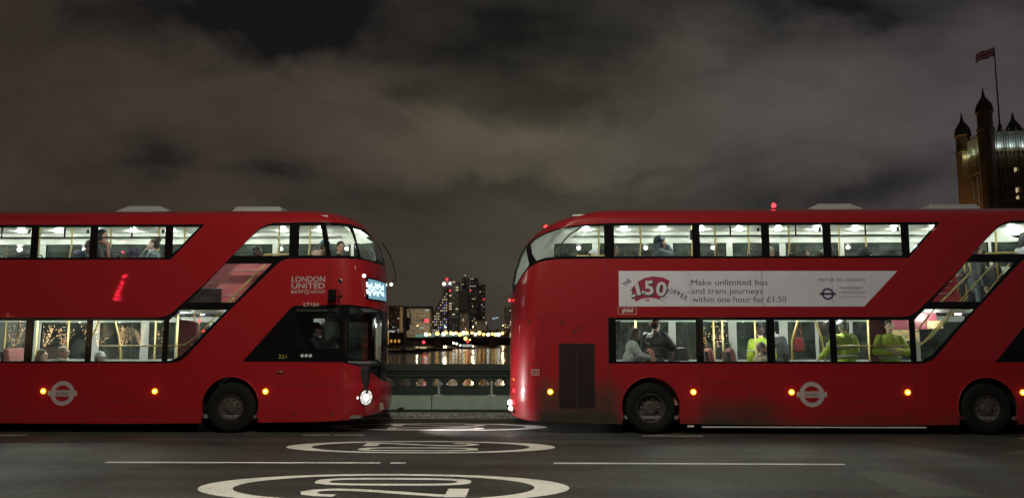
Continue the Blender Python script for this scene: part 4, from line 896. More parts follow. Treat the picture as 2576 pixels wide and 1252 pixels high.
def person(label, group, X, Y, z0, face=0, pose='sit', skin_c=PALE, coat=(.05, .05, .06), legs=(.03, .03, .04), hair=(.02, .015, .01), hair_style='short', hat=None, hatc=(.1, .1, .12),
           lean=.08, head_pitch=0, head_yaw=0, arms='lap', scarf=None, puffy=0, hiviz=False, beard=None, size=1, fur=None, stripe=None):
    r = empty('person', (X, Y, z0), face); r.scale = (size,) * 3; tag(r, label, 'person', group)
    sit = pose == 'sit'; pz = .52 if sit else .93
    P = Vector((0, 0, pz)); rl = Matrix.Rotation(lean, 3, 'Y')
    T = lambda x, y, z: P + rl @ Vector((x, y, z))
    waist = T(0, 0, .18); chest = T(.01, 0, .40); nb = T(0, 0, .54); hc = T(.02, 0, .70) + Vector((max(0, head_pitch) * .06, 0, -abs(head_pitch) * .03))
    sh = {s: T(0, .185 * s, .475) for s in (1, -1)}
    A = {'lap': [((.12, .23, .20), (.34, .09, .17))] * 2, 'rail': [((.2, .26, .22), (.42, .18, .30))] * 2, 'ear': [((.12, .24, .22), (.34, .09, .17)), ((.26, .22, .36), (.11, .10, .66))],
         'face': [((.12, .24, .22), (.34, .09, .17)), ((.30, .16, .38), (.15, .03, .60))], 'crossed': [((.10, .28, .22), (.26, -.03, .27)), ((.10, .28, .22), (.27, .02, .23))],
         'raised': [((.10, .28, .30), (.32, .22, .42)), ((.18, .26, .42), (.34, .12, .58))], 'down': [((-.02, .25, .18), (.06, .24, -.06))] * 2, 'out': [((.08, .34, .24), (.22, .44, .10)), ((.10, .30, .25), (.30, .25, .20))],
         'phone': [((.10, .23, .20), (.32, .08, .32)), ((.10, .23, .20), (.32, .05, .32))], 'wheel': [((.18, .24, .28), (.44, .16, .34))] * 2, 'hold': [((.05, .25, .20), (.30, .16, .22)), ((.16, .26, .30), (.40, .20, .30))]}[arms]
    el = {}; wr = {}
    for s, (e, w) in zip((1, -1), A): el[s] = T(e[0], e[1] * s, e[2]); wr[s] = T(w[0], w[1] * s, w[2])
    if sit: kn = {s: Vector((.45, .11 * s, .54)) for s in (1, -1)}; an = {s: Vector((.47, .11 * s, .10)) for s in (1, -1)}
    elif pose == 'walk': kn = {1: Vector((.30, .10, .56)), -1: Vector((.02, -.10, .50))}; an = {1: Vector((.26, .10, .20)), -1: Vector((-.12, -.10, .10))}
    else: kn = {s: Vector((.02, .10 * s, .50)) for s in (1, -1)}; an = {s: Vector((0, .11 * s, .09)) for s in (1, -1)}
    hr = Matrix.Rotation(head_yaw, 3, 'Z') @ Matrix.Rotation(head_pitch, 3, 'Y')
    Hd = lambda x, y, z: hc + hr @ Vector((x, y, z))
    # body
    m = MB(); m.ell(P, (.13, .165, .13)); m.ell(waist, (.11, .145, .14)); m.ell(chest, (.115, .165, .17)); cap(m, chest, nb, .09, .06); cap(m, nb, hc, .055, .052)
    for s in (1, -1):
        hip = P + Vector((0, .09 * s, -.02)); cap(m, hip, kn[s], .085, .058); cap(m, kn[s], an[s], .056, .040); cap(m, an[s], an[s] + Vector((.15, 0, -.06)), .038, .03)
        cap(m, chest + (sh[s] - chest) * .6, sh[s], .07, .056); cap(m, sh[s], el[s], .050, .040); cap(m, el[s], wr[s], .039, .027)
        dv = wr[s] - el[s]; hand(m, wr[s], dv, Vector((0, -s * .6, .8)) if arms in ('lap', 'rail') else Vector((-.3, -s, .2)), s)
    m.ell(Hd(-.008, 0, .025), (.098, .077, .102), hr); m.ell(Hd(.030, 0, -.045), (.062, .056, .072), hr); m.ell(Hd(.092, 0, -.012), (.022, .013, .026), hr, 8, 6)
    m.ell(Hd(.045, 0, -.100), (.030, .028, .022), hr, 8, 6)
    for s in (1, -1): m.ell(Hd(-.005, .077 * s, -.01), (.018, .010, .030), hr, 8, 6)
    m.ell(Hd(.080, 0, .028), (.022, .05, .012), hr, 8, 6)
    fuse(m, .0115, 'body', cmat(skin_c, .5, 'skin'), r)
    f = MB()
    for s in (1, -1): f.ell(Hd(.083, .031 * s, .008), (.010, .014, .007), hr, 8, 6)
    f.build('eyes', M['eye_dark'], r, True)
    MB().ell(Hd(.086, 0, -.058), (.009, .025, .006), hr, 8, 6).build('mouth', M['lip'], r, True)
    # clothes
    g = .028 + .022 * puffy
    m = MB(); m.ell(P + Vector((0, 0, .03)), (.14 + g / 2, .17 + g / 2, .13)); m.ell(waist, (.115 + g, .15 + g, .17)); m.ell(chest, (.115 + g, .17 + g, .18)); cap(m, chest, nb - rl @ Vector((0, 0, .02)), .10 + g / 2, .065 + g / 2)
    for s in (1, -1):
        cap(m, chest + (sh[s] - chest) * .5, sh[s], .075 + g / 2, .058 + g / 2); cap(m, sh[s], el[s], .053 + g, .045 + g); cap(m, el[s], el[s].lerp(wr[s], .88), .044 + g, .034 + g * .5)
        if not sit and not hiviz: cap(m, P + Vector((0, .06 * s, 0)), P.lerp(kn[s], .25) + Vector((0, .05 * s, 0)), .12, .11)
    if puffy:
        for k in range(4):
            c_ = T(0, 0, .14 + k * .105); m.ell(c_, (.16, .215, .045))
    if hat == 'hood': m.ell(Hd(-.03, 0, .02), (.135, .118, .145), hr); m.ell(Hd(-.05, 0, -.09), (.11, .12, .09), hr)
    j = fuse(m, .016, 'jacket', cmat(coat, .6), r)
    if hat == 'hood':
        # the opening of the hood is cut away so the face shows
        bm = bmesh.new(); bm.from_mesh(j.data); c0 = Hd(.105, 0, -.015)
        dl = [f_ for f_ in bm.faces if (f_.calc_center_median() - c0).length < .088]
        bmesh.ops.delete(bm, geom=dl, context='FACES'); bm.to_mesh(j.data); bm.free()
    m = MB(); m.ell(P, (.15, .18, .13))
    for s in (1, -1):
        hip = P + Vector((0, .09 * s, -.02)); cap(m, hip, kn[s], .10, .075); cap(m, kn[s], kn[s].lerp(an[s], .95), .074, .06)
    fuse(m, .018, 'trousers', cmat(legs), r, 1)
    for s in (1, -1):
        MB().ell(an[s] + Vector((.07, 0, -.05)), (.14, .05, .045)).build('shoe', M['black_matt'], r, True)
    if hiviz:
        for zz in (.12, .30):
            c_ = T(.005, 0, zz); mm = MB(); mm.tube([c_ + rl @ Vector(((.150 + g / 2) * math.cos(t), (.185 + g / 2) * math.sin(t), 0)) for t in [i * math.pi / 12 for i in range(25)]], .024, 6); mm.build('reflective_band', M['reflective'], r, True)
        for s in (1, -1):
            c_ = el[s].lerp(sh[s], .35); dd = (sh[s] - el[s]).normalized(); MB().lathe([(.085, -.025), (.088, 0), (.085, .025)], (0, 0, 0), 'z', 12)
            a = dd.orthogonal().normalized(); b_ = dd.cross(a); MB().tube([c_ + (a * math.cos(t) + b_ * math.sin(t)) * (.052 + g) for t in [i * math.pi / 8 for i in range(17)]], .014, 6).build('reflective_band', M['reflective'], r, True)
    if scarf:
        m = MB(); c_ = nb + Vector((.02, 0, .01)); m.tube([c_ + Vector((.085 * math.cos(t), .085 * math.sin(t), .012 * math.sin(3 * t))) for t in [i * math.pi / 8 for i in range(17)]], .042, 8); cap(m, c_ + Vector((.09, -.03, 0)), T(.16, -.04, .22), .035, .04); fuse(m, .014, 'scarf', cmat(scarf, .9), r)
    if fur:
        m = MB(); c_ = nb + Vector((-.01, 0, .01))
        for i in range(22):
            t = 2 * math.pi * i / 22; m.ell(c_ + Vector((.12 * math.cos(t), .15 * math.sin(t), random.uniform(-.02, .02))), random.uniform(.05, .07), k=8, l=6)
        fuse(m, .014, 'fur_collar', cmat(fur, .95), r, 1)
    # hair and hats
    if hair and hat != 'hood':
        m = MB(); m.ell(Hd(-.022, 0, .045), (.103, .086, .098), hr)
        if hair_style == 'short': m.ell(Hd(-.045, 0, .0), (.072, .080, .085), hr)
        if hair_style in ('long', 'bun'): m.ell(Hd(-.055, 0, -.01), (.072, .084, .10), hr)
        if hair_style == 'long': cap(m, Hd(-.06, 0, -.03), Hd(-.09, 0, -.24), .082, .06); cap(m, Hd(-.02, .06, .0), Hd(-.01, .085, -.20), .045, .035); cap(m, Hd(-.02, -.06, .0), Hd(-.01, -.085, -.20), .045, .035)
        if hair_style == 'bun': m.ell(Hd(-.10, 0, .09), .045)
        o = fuse(m, .011, 'hair', cmat(hair, .6, 'hair'), r)
    if hat == 'beanie':
        m = MB(); m.ell(Hd(-.018, 0, .060), (.112, .096, .098), hr); m.tube([Hd(-.015 + .108 * math.cos(t), .092 * math.sin(t), .045) for t in [i * math.pi / 10 for i in range(21)]], .020, 6); fuse(m, .011, 'knitted_hat', cmat(hatc, .9), r)
    if hat == 'cap':
        m = MB(); m.ell(Hd(-.012, 0, .058), (.110, .092, .088), hr); m.ell(Hd(.11, 0, .052), (.06, .07, .010), hr); fuse(m, .010, 'cap', cmat(hatc, .8), r)
    if hat == 'band':
        m = MB(); m.tube([Hd(-.012 + .105 * math.cos(t), .088 * math.sin(t), .055) for t in [i * math.pi / 10 for i in range(21)]], .018, 6); m.build('headband', cmat(hatc, .8), r, True)
    if beard:
        m = MB(); m.ell(Hd(.045, 0, -.075), (.056, .056, .045), hr); m.ell(Hd(.01, 0, -.06), (.06, .068, .035), hr); fuse(m, .011, 'beard', cmat(beard, .9, 'hair'), r)
    return r
mat('eye_dark', (.02, .015, .012), .3); mat('lip', (.30, .10, .09), .5); mat('reflective', (.62, .64, .60), .35)
XL, XR = -5.72, 8.63
GUL = 'passengers on the upper deck of the left bus'; GLL = 'passengers on the lower deck of the left bus'
GUR = 'passengers on the upper deck of the right bus'; GLR = 'people on the lower deck of the right bus'
def seated(label, g, bx, u, zh, y=.8, **k):
    s = k.pop('size', 1); return person(label, g, bx + u, 15 + y, zh - 1.22 * s, size=s, **k)
def standing(label, g, bx, u, zh, y=1.0, **k):
    s = zh and (zh - .34) / 1.65; return person(label, g, bx + u, 15 + y, .345, pose=k.pop('pose', 'stand'), size=s, **k)
HV = (.46, .60, .05)
# left bus, upper deck
seated('passenger in pale blue puffer coat, grey hair, head bowed over a phone', GUL, XL, -3.62, 3.74, coat=(.22, .30, .52), puffy=1, hair=(.12, .11, .11), lean=.32, head_pitch=.5, arms='phone', y=.75)
seated('passenger with long dark hair, black coat and pink striped scarf', GUL, XL, -3.05, 3.90, coat=(.02, .02, .022), scarf=(.45, .20, .18), hair=(.015, .012, .012), hair_style='long', lean=-.05, y=.7, size=1.04)
seated('passenger in dark navy hooded coat with back turned beside a woman', GUL, XL, -2.37, 3.58, coat=(.025, .022, .05), hat='hood', lean=.25, y=.9, face=R(160))
seated('dark haired woman in grey teal coat by the triangular window, hand at her face', GUL, XL, -2.02, 3.74, coat=(.22, .28, .30), hair=(.02, .015, .012), hair_style='bun', arms='face', lean=.0, face=R(190), y=.8)
seated('dark skinned man with short black hair looking ahead behind the curved window', GUL, XL, -.10, 3.62, skin_c=DARKS, coat=(.06, .06, .06), hair=(.012, .01, .01), beard=(.015, .012, .01), lean=.05, y=1.3)
seated('passenger in blue grey knitted hat and fluffy pink coat leaning on the sill', GUL, XL, 1.36, 3.68, coat=(.50, .33, .28), puffy=.7, fur=(.55, .38, .32), hat='beanie', hatc=(.10, .20, .25), hair=(.05, .03, .02), lean=.3, head_pitch=.2, y=.55)
seated('dark haired woman in black coat at the front upper window', GUL, XL, 1.80, 3.64, coat=(.02, .02, .025), hair=(.02, .014, .012), hair_style='bun', arms='rail', lean=.12, head_yaw=R(-55), y=.6)
# left bus, lower deck
seated('fair haired passenger with white scarf low in the window near the slanted pole', GLL, XL, -3.72, 1.53, coat=(.5, .42, .36), hair=(.45, .36, .25), scarf=(.65, .6, .55), puffy=.6, y=.45, lean=.2)
seated('passenger in dusky brown coat low in the window behind the fair haired one', GLL, XL, -4.25, 1.47, coat=(.22, .10, .09), hair=(.10, .06, .05), hair_style='long', puffy=1, y=.6, lean=.2)
seated('small passenger in white hat at the foot of the slanted yellow pole', GLL, XL, -3.05, 1.40, coat=(.5, .5, .48), hat='beanie', hatc=(.6, .6, .58), y=.7, lean=.1)
seated('bus driver in dark jacket, a shadowy figure behind the cab window', 'drivers', XL, 1.42, 1.98, coat=(.012, .013, .02), skin_c=(.15, .09, .07), arms='wheel', y=.6, lean=.05)
# right bus, upper deck
seated('passenger in white cap whose head just shows over the rear quarter window sill', GUR, XR, -7.62, 3.50, hat='beanie', hatc=(.55, .56, .6), coat=(.02, .02, .02), lean=.4, head_pitch=.4, y=.6)
seated('pale faced passenger half hidden behind the rear window pillar', GUR, XR, -6.98, 3.58, skin_c=PALE, coat=(.3, .3, .3), hair=(.2, .15, .1), y=.6)
seated('person in navy hood and grey jacket holding a hand to the face', GUR, XR, -6.02, 3.72, coat=(.055, .075, .11), hat='hood', arms='ear', lean=.08, head_yaw=R(-20), puffy=.4, y=.6)
seated('passenger with fair hair and white scarf in the third upper window', GUR, XR, -3.99, 3.56, coat=(.03, .03, .03), hair=(.5, .42, .3), scarf=(.7, .7, .68), lean=.3, head_pitch=.3, y=.7)
seated('dark haired passenger in black jacket with white cap in the fourth upper window', GUR, XR, -3.0, 3.53, coat=(.03, .035, .04), hat='cap', hatc=(.5, .55, .55), arms='raised', lean=.45, head_pitch=.3, y=.7)
seated('dark haired passenger with a raised arm, nearest the fourth window pillar', GUR, XR, -2.62, 3.56, coat=(.03, .04, .05), hair=(.02, .02, .02), arms='raised', lean=-.1, face=R(180), y=.75)
seated('passenger in a dark hood low in the brightly lit fifth upper window', GUR, XR, -2.02, 3.49, coat=(.02, .022, .03), hat='hood', lean=.2, y=.6)
seated('dark haired passenger at the left of the front curved window', GUR, XR, .72, 3.68, coat=(.03, .03, .03), hair=(.02, .015, .012), lean=.15, y=1.3, face=R(180))
seated('dark haired passenger in a white and blue top at the right picture edge', GUR, XR, 1.30, 3.78, coat=(.45, .47, .52), hair=(.012, .01, .01), hair_style='long', lean=.1, y=.7)
person('person in dark teal trousers climbing the stairs, seen through the slanted window', GUR, XR + .48, 15 + .95, 2.02, pose='walk', coat=(.03, .035, .04), legs=(.025, .05, .055), arms='down', size=.95)
# right bus, lower deck
standing('passenger in silvery grey jacket bending at the left end window', GLR, XR, -6.68, 1.92, y=.5, coat=(.36, .38, .38), hair=(.05, .04, .04), hair_style='long', lean=.25, arms='hold')
standing('big passenger in black coat with orange headband, back turned', GLR, XR, -6.12, 2.08, y=.6, coat=(.012, .013, .015), puffy=1, hair=(.015, .012, .012), hat='band', hatc=(.55, .12, .05), arms='hold', face=R(50), lean=.05)
seated('seated man with grey hair and glasses in a beige coat', GLR, XR, -4.08, 1.60, y=.6, coat=(.40, .33, .24), hair=(.16, .14, .13), beard=(.2, .18, .17), scarf=(.4, .34, .26), lean=.1, head_yaw=R(-30))
standing('hi vis worker mostly hidden behind the second lower window pillar', GLR, XR, -3.74, 1.96, y=1.5, coat=HV, hiviz=True, arms='down', face=R(90), hair=(.03, .02, .02))
standing('person in dark jacket with pale shoulder stripes by the door', GLR, XR, -3.44, 2.02, y=1.6, coat=(.03, .035, .04), hair=(.3, .3, .3), scarf=(.5, .52, .52), arms='down', face=R(90))
standing('hi vis worker in a pale cap with his back to the window', GLR, XR, -2.26, 2.06, y=.8, coat=HV, hiviz=True, hat='cap', hatc=(.5, .5, .5), arms='out', face=R(105), hair=(.2, .2, .2))
standing('bald hi vis worker facing out with folded arms', GLR, XR, -1.38, 2.05, y=.85, coat=HV, hiviz=True, arms='crossed', face=R(-100), hair=(.05, .04, .035), hair_style='crop')
# things they carry
def bag(label, X, Y, z, c, w=.30, h=.26, rz=0):
    r = empty('bag', (X, Y, z), rz); tag(r, label, 'bag')
    MB().prism([(-w / 2, 0), (w / 2, 0), (w * .42, h), (-w * .42, h)], -.07, .07).build('bag_body', cmat(c, .4), r, bevel=.03)
    MB().tube([(-w * .3, 0, h - .01), (-w * .25, 0, h + .14), (0, 0, h + .20), (w * .25, 0, h + .14), (w * .3, 0, h - .01)], .012).build('strap', cmat(c, .4), r, True)
bag('black shoulder bag carried beside the passenger in the black coat', XR - 5.62, 15.5, 1.36, (.02, .022, .022), rz=.3)
bag('dark red bag hanging by the door pole', XR - 3.03, 16.3, 1.52, (.14, .012, .015), .20, .30)
# ---------------------------------------------------------------- across the river
mat('far_dark', (.16, .16, .18), .8); mat('far_grey', (.42, .46, .46), .8); mat('far_stone', (.22, .15, .10), .8); mat('far_brown', (.12, .08, .05), .8); mat('hull_dark', (.03, .03, .03), .6)
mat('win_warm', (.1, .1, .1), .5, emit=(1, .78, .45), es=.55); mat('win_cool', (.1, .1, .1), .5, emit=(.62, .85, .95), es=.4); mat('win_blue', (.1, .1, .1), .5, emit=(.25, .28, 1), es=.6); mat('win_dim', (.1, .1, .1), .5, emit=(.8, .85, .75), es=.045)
mat('lamp_sodium', (1, 1, 1), .5, emit=(1, .56, .13), es=3.0); mat('lamp_white', (1, 1, 1), .5, emit=(1, .95, .8), es=4); mat('far_red', (1, 0, 0), .5, emit=(1, .03, .05), es=3.5); mat('teal_wash', (.3, .4, .35), .6, emit=(.25, .55, .42), es=.35)
mat('amber_wall', (.5, .3, .1), .7, emit=(1, .5, .08), es=.5)
def px(x, y, Y): p = at(x, y, Y); return p
def tower(label, x0, x1, ytop, Y, mt, rows, cols, lit, seedn, slope=None, ybase=848, depth=30, cat='building', group='towers beyond the river', ww=.55, hh=.5):
    rnd = random.Random(seedn)
    a = px(x0, ytop, Y); b = px(x1, ytop, Y); zb = 1.5; zt = a.z; w = b.x - a.x
    r = empty('tower_block' if zt > 60 else 'building', (a.x, Y, zb)); tag(r, label, cat, group)
    h = zt - zb; hs = h if slope is None else px(x0, slope, Y).z - zb
    MB().prism([(0, 0), (w, 0), (w, h), (w * .98, h), (0, hs)], 0, depth).build('wall', M[mt], r)
    ds = MB()
    for i in range(rows + 1):
        z = h * (i + .02) / rows; 
        if z < h * .985:
            xl = 0 if slope is None or z < hs else w * (z - hs) / max(h - hs, 1) ; ds.box(xl, w, -.5, -.02, z, z + h / rows * .12)
    ds.build('floor_slabs', M['far_grey' if mt == 'far_dark' else mt], r)
    n = 0
    for i in range(rows):
        for j in range(cols):
            cx = w * (j + .5) / cols; cz = h * (i + .55) / rows
            if slope is not None and cz > hs and cx < w * (cz - hs) / (h - hs) + w / cols: continue
            q = rnd.random(); k = None
            for m_, p_ in lit:
                if q < p_: k = m_; break
                q -= p_
            if not k or n > 95: continue
            n += 1; dx = w / cols * ww / 2; dz = h / rows * hh / 2
            MB().box(cx - dx, cx + dx, -.16, -.01, cz - dz, cz + dz).build('window', M[k], r)
    return r, a, w, h
def farlamp(label, x, y, Y, rad, mt='lamp_sodium', g=None, post=True, name='street_lamp', cat='street lamp', zg=None):
    p = px(x, y, Y); o = empty(name, p); tag(o, label, cat, g)
    MB().ell((0, 0, 0), rad, k=10, l=8).build('lantern', M[mt], o, True)
    if post: MB().tube([(0, 0, -rad), (0, 0, (zg if zg is not None else 3.2) - p.z)], .12, 6).build('post', M['far_dark'], o)
    return o
Yt = 1650
tower('low dark office block with a column of pale lit windows left of the cluster', 950, 1006, 768, 1200, 'far_brown', 12, 9, [('win_cool', .16), ('win_dim', .2)], 1)
tower('broad dark slab roofline behind the grey block', 1003, 1086, 770, 1750, 'far_dark', 8, 10, [('win_dim', .05)], 2)
tower('pale grey stepped office block with striped floors beneath the cluster', 1024, 1080, 776, 1400, 'far_grey', 9, 5, [('win_dim', .5), ('win_cool', .05)], 3, ww=.8, hh=.35)
tower('dark block with a sloping roofline and a grid of warm and blue windows', 1083, 1126, 722, Yt, 'far_dark', 19, 9, [('win_warm', .33), ('win_blue', .10), ('win_cool', .12), ('win_dim', .15)], 4, slope=800)
t_, a_, w_, h_ = tower('striped tower with a red lamp and white lights on its flat top', 1113, 1154, 706, Yt + 60, 'far_grey', 22, 5, [('win_warm', .08), ('win_dim', .32), ('win_cool', .05)], 5, ww=.8)
for dx, dz, mt_, rr, nm in ((.28, 3.2, 'far_red', 2.6, 'aviation_light'), (.10, -7, 'lamp_white', 3.2, 'roof_light'), (.46, -6, 'lamp_white', 2.0, 'roof_light'), (.46, -22, 'far_red', 1.5, 'aviation_light')):
    MB().ell((w_ * dx, -1, h_ + dz), rr, k=10, l=8).build(nm, M[mt_], t_, True)
MB().box(w_ * .05, w_ * .6, 4, 20, h_ - .1, h_ + 4).build('plant_room', M['far_dark'], t_)
tower('slim plain dark tower right of the striped tower', 1155, 1176, 731, Yt + 30, 'far_dark', 24, 4, [('win_dim', .05)], 6)
t_, a_, w_, h_ = tower('tallest dark tower with a bright vertical strip and a crane lamp on top', 1162, 1202, 699, Yt + 120, 'far_dark', 34, 8, [('win_dim', .24), ('win_warm', .04), ('win_cool', .04)], 7)
MB().box(w_ * .47, w_ * .53, -.6, -.02, h_ * .72, h_ * .98).build('light_strip', M['win_dim'], t_); MB().ell((w_ * .55, -1.5, h_ * .80), 1.3).build('aviation_light', M['far_red'], t_, True)
MB().tube([(w_ * .1, 5, h_ + 1), (w_ * .35, 5, h_ + 7)], .7).tube([(w_ * .2, 5, h_), (w_ * .2, 5, h_ + 6)], .6).build('crane_jib', M['far_dark'], t_); MB().ell((w_ * .2, 4, h_ + 6), 1.5).build('crane_lamp', M['win_warm'], t_, True)
t_, a_, w_, h_ = tower('narrow right hand tower with a red lamp halfway down its edge', 1201, 1219, 715, Yt + 180, 'far_dark', 26, 4, [('win_dim', .22), ('win_cool', .04), ('win_warm', .04)], 8)
MB().ell((w_ * .9, -1.5, h_ * .73), 1.4).build('aviation_light', M['far_red'], t_, True)
tower('low block with balconies at the foot of the slim tower', 1157, 1180, 788, 1500, 'far_dark', 6, 4, [('win_warm', .12), ('win_dim', .5)], 9)
tower('low lit block at the foot of the narrow tower', 1190, 1226, 806, 1480, 'far_dark', 4, 7, [('win_warm', .2), ('win_dim', .4)], 10)
tower('slender block of lit balconies half hidden by the rear of the right bus', 1268, 1292, 772, 1300, 'far_dark', 14, 4, [('win_warm', .2), ('win_dim', .4)], 11)
for i, (x, yy) in enumerate(((1242, 804), (1250, 802))):
    p = px(x, yy, 1900); o = empty('chimney', (p.x, 1900, 1)); tag(o, 'pale glowing chimney, %s of a pair on the skyline' % ('left' if i == 0 else 'right'), 'chimney', 'pair of glowing chimneys')
    MB().lathe([(4.2, 0), (3.4, p.z * .5), (3.0, p.z)], k=14).build('stack', M['win_dim'], o, True); MB().lathe([(3.3, p.z), (3.3, p.z + 4), (2.8, p.z + 4.1)], k=14).build('rim', M['win_cool'], o)  # stack and rim glow by themselves in place of floodlighting
# far tree line along the embankment
mat('leaf_dark', (.012, .014, .006), .9); mat('bark', (.03, .025, .02), .9)
def tree(X, Y, zg, h, w, label, group, seedn, n=420, leaf=.9):
    rnd = random.Random(seedn); r = empty('tree', (X, Y, zg)); tag(r, label, 'tree', group)
    m = MB().tube([(0, 0, 0), (.1 * w, 0, h * .3), (0, .1, h * .62)], [h * .035, h * .028, h * .01], 7)
    for k in range(5):
        a = rnd.uniform(0, 6.28); m.tube([(0, 0, h * (.28 + .06 * k)), (w * .25 * math.cos(a), w * .25 * math.sin(a), h * (.5 + .07 * k)), (w * .4 * math.cos(a), w * .4 * math.sin(a), h * (.66 + .05 * k))], [h * .015, h * .01, h * .004], 5)
    m.build('trunk', M['bark'], r)
    lf = MB(); cl = [(rnd.uniform(-.36, .36) * w, rnd.uniform(-.3, .3) * w, h * rnd.uniform(.42, .9), rnd.uniform(.14, .24) * w) for _ in range(14)]
    for _ in range(n):
        c = rnd.choice(cl); d = Vector((rnd.gauss(0, 1), rnd.gauss(0, 1), rnd.gauss(0, 1))).normalized() * c[3] * rnd.random() ** .4; p = Vector(c[:3]) + d
        a = Vector((rnd.gauss(0, 1), rnd.gauss(0, 1), rnd.gauss(0, 1))).normalized(); b = a.orthogonal().normalized(); s = leaf * rnd.uniform(.5, 1.1)
        lf.add([p + a * s, p + b * s * .5, p - a * s, p - b * s * .5], [(0, 1, 2, 3)])
    lf.build('crown', M['leaf_dark'], r)
    return r
for i, x in enumerate((1222, 1231, 1240, 1252, 1262, 1271)):
    p = px(x, 840, 1180); tree(p.x, 1180, 2.5, 14 + (i * 5 % 4), 13, 'dark riverside tree on the far bank under the chimneys', 'riverside trees', 40 + i, 260, 1.6)
# the arched bridge over the river
YB = 760
lb = empty('arch_bridge', (0, YB, 0)); tag(lb, 'dark low arched road bridge crossing the river under a row of lamps', 'bridge')
zd = 3.6
pl = px(940, 860, YB).x; prr = px(1330, 860, YB).x
mpp = YB / FPX
xs = [px(x, 860, YB).x for x in (905, 1100, 1238, 1380)]
dk_ = MB().box(pl - 60, prr + 60, 0, 18, zd - 1.0, zd + .9); dk_.build('deck', M['far_brown'], lb)
for i in range(3):
    a, b = xs[i] + 3.5, xs[i + 1] - 3.5; zs = ZW + 1.5; k = 20
    pts = [(a + (b - a) * j / k, zs + (zd - 1.6 - zs) * math.sin(math.pi * j / k) ** .7) for j in range(k + 1)]
    MB().prism([(a - .2, zd - 1.0)] + [(a - .2, zs)] + pts + [(b + .2, zs), (b + .2, zd - 1.0)], .3, 17.7).build('arch', M['far_brown'], lb)
for x in xs:
    MB().box(x - 3.4, x + 3.4, -1.5, 19.5, ZW - 2, zd - 1.01).box(x - 2.6, x + 2.6, -.8, 18.8, zd - 1.0, zd + 2.2).build('pier', M['far_stone'], lb)
ms = MB()
for i in range(70): ms.box(pl - 40 + i * 3, pl - 39.7 + i * 3, -.1, .1, zd + .9, zd + 1.9)
ms.box(pl - 40, prr + 40, -.12, .12, zd + 1.9, zd + 2.05); ms.build('parapet_rail', M['far_stone'], lb)
rnd = random.Random(5)
LX = [988, 1002, 1016, 1072, 1081, 1100, 1116, 1122, 1134, 1140, 1147, 1157, 1166, 1174, 1187, 1196, 1206, 1217, 1228, 1238, 1246, 1254, 1264]
names = ['leftmost', 'second', 'third', 'fourth', 'fifth', 'sixth', 'seventh', 'eighth', 'ninth', 'tenth', 'eleventh', 'twelfth', 'thirteenth', 'fourteenth', 'fifteenth', 'sixteenth', 'seventeenth', 'eighteenth', 'nineteenth', 'twentieth', 'twenty-first', 'twenty-second', 'rightmost']
for i, x in enumerate(LX):
    big = x < 1020
    farlamp('glowing globe lamp above the arched bridge, %s of the row counted from the left bus' % names[i], x, 838 + rnd.uniform(-2, 3), YB + (6 if i % 2 else 12), (2.0 if big else rnd.uniform(1.3, 2.0)), 'lamp_sodium' if (i % 3 or big) else 'lamp_white', 'lamps along the arched bridge', zg=zd + 1)
tw = empty('teal_light_strip', px(1110, 845, 800)); tag(tw, 'teal glowing strip standing in for light on the bridge face', 'building')
MB().prism([(-28, -1.4), (28, .2), (30, 2.4), (-26, 2.0)], 0, 6).build('glow_slab', M['teal_wash'], tw)  # glowing slab standing in for the green light on the bridge face
MB().box(-30, 31, -.5, 7, -3.2, -1.5).box(-24, 28, 1, 5, 2.41, 2.7).build('roof', M['far_grey'], tw)
em = empty('riverside_building', px(978, 862, 700)); tag(em, 'low amber lit riverside building at the front of the left bus', 'building')
MB().box(-8, 14, 0, 10, -2, 9).build('wall', M['far_brown'], em)
for i in range(5): MB().box(-6 + i * 3.6, -4.2 + i * 3.6, -.2, -.02, .4, 3.0).build('window', M['amber_wall'], em)
MB().box(-1.2, -.2, -.5, -.1, -1, 10).build('lit_column', M['amber_wall'], em)
MB().box(-8.5, 14.5, -.5, 10.5, 9.01, 9.6).box(-8, 6, -.3, -.02, 9.7, 11.2).build('roof', M['far_grey'], em)
MB().box(-7.5, 5.5, -.5, -.31, 9.9, 11.0).build('sign_band', M['win_cool'], em)
# dark moored boats and pontoons along the near bank on the left, lit boats midstream
def boat(label, x, y, Y, L, mt, lampmt=None, cab=True):
    p = px(x, y, Y); r = empty('boat', (p.x, Y, ZW)); tag(r, label, 'boat', 'boats on the river')
    MB().prism([(-L / 2, 1.4), (-L * .44, .1), (L * .42, .1), (L / 2, 1.6)], 0, L * .22).build('hull', M['hull_dark'], r)
    if cab:
        c_ = MB().box(-L * .3, L * .25, .3, L * .2, 1.42, 3.6).build('cabin', M[mt], r)
        MB().box(-L * .25, L * .2, .1, .28, 2.1, 3.0).build('window', M['win_dim' if not lampmt else 'win_warm'], r)
        MB().tube([(0, L * .1, 3.6), (0, L * .1, 5.6)], .12).build('mast', M['far_dark'], r)
    if lampmt: MB().ell((0, L * .08, 5.8), .9).build('masthead_lamp', M[lampmt], r, True)
boat('pale cabin boat with a red masthead lamp in front of the left arch', 1065, 888, 470, 9, 'far_grey', 'far_red')
boat('white lit boat with two red lamps under the right arch', 1176, 862, 640, 14, 'win_cool', 'far_red')
boat('dark low barge moored on the left behind the parapet', 1020, 895, 430, 22, 'far_dark', None, False)
boat('dark barge moored behind the pale cabin boat', 1095, 886, 520, 26, 'far_dark', None, False)
for i, x in enumerate((1141, 1149, 1158, 1171, 1182)):
    farlamp('small quay lamp reflected under the bridge arch, %s from the left' % ['first', 'second', 'third', 'fourth', 'fifth'][i], x, (862, 864, 868, 851, 854)[i], 640, (.9, .9, .7, 1.5, .8)[i], 'lamp_white' if i < 3 else 'lamp_sodium', 'quay lamps seen through the bridge arches', zg=ZW)
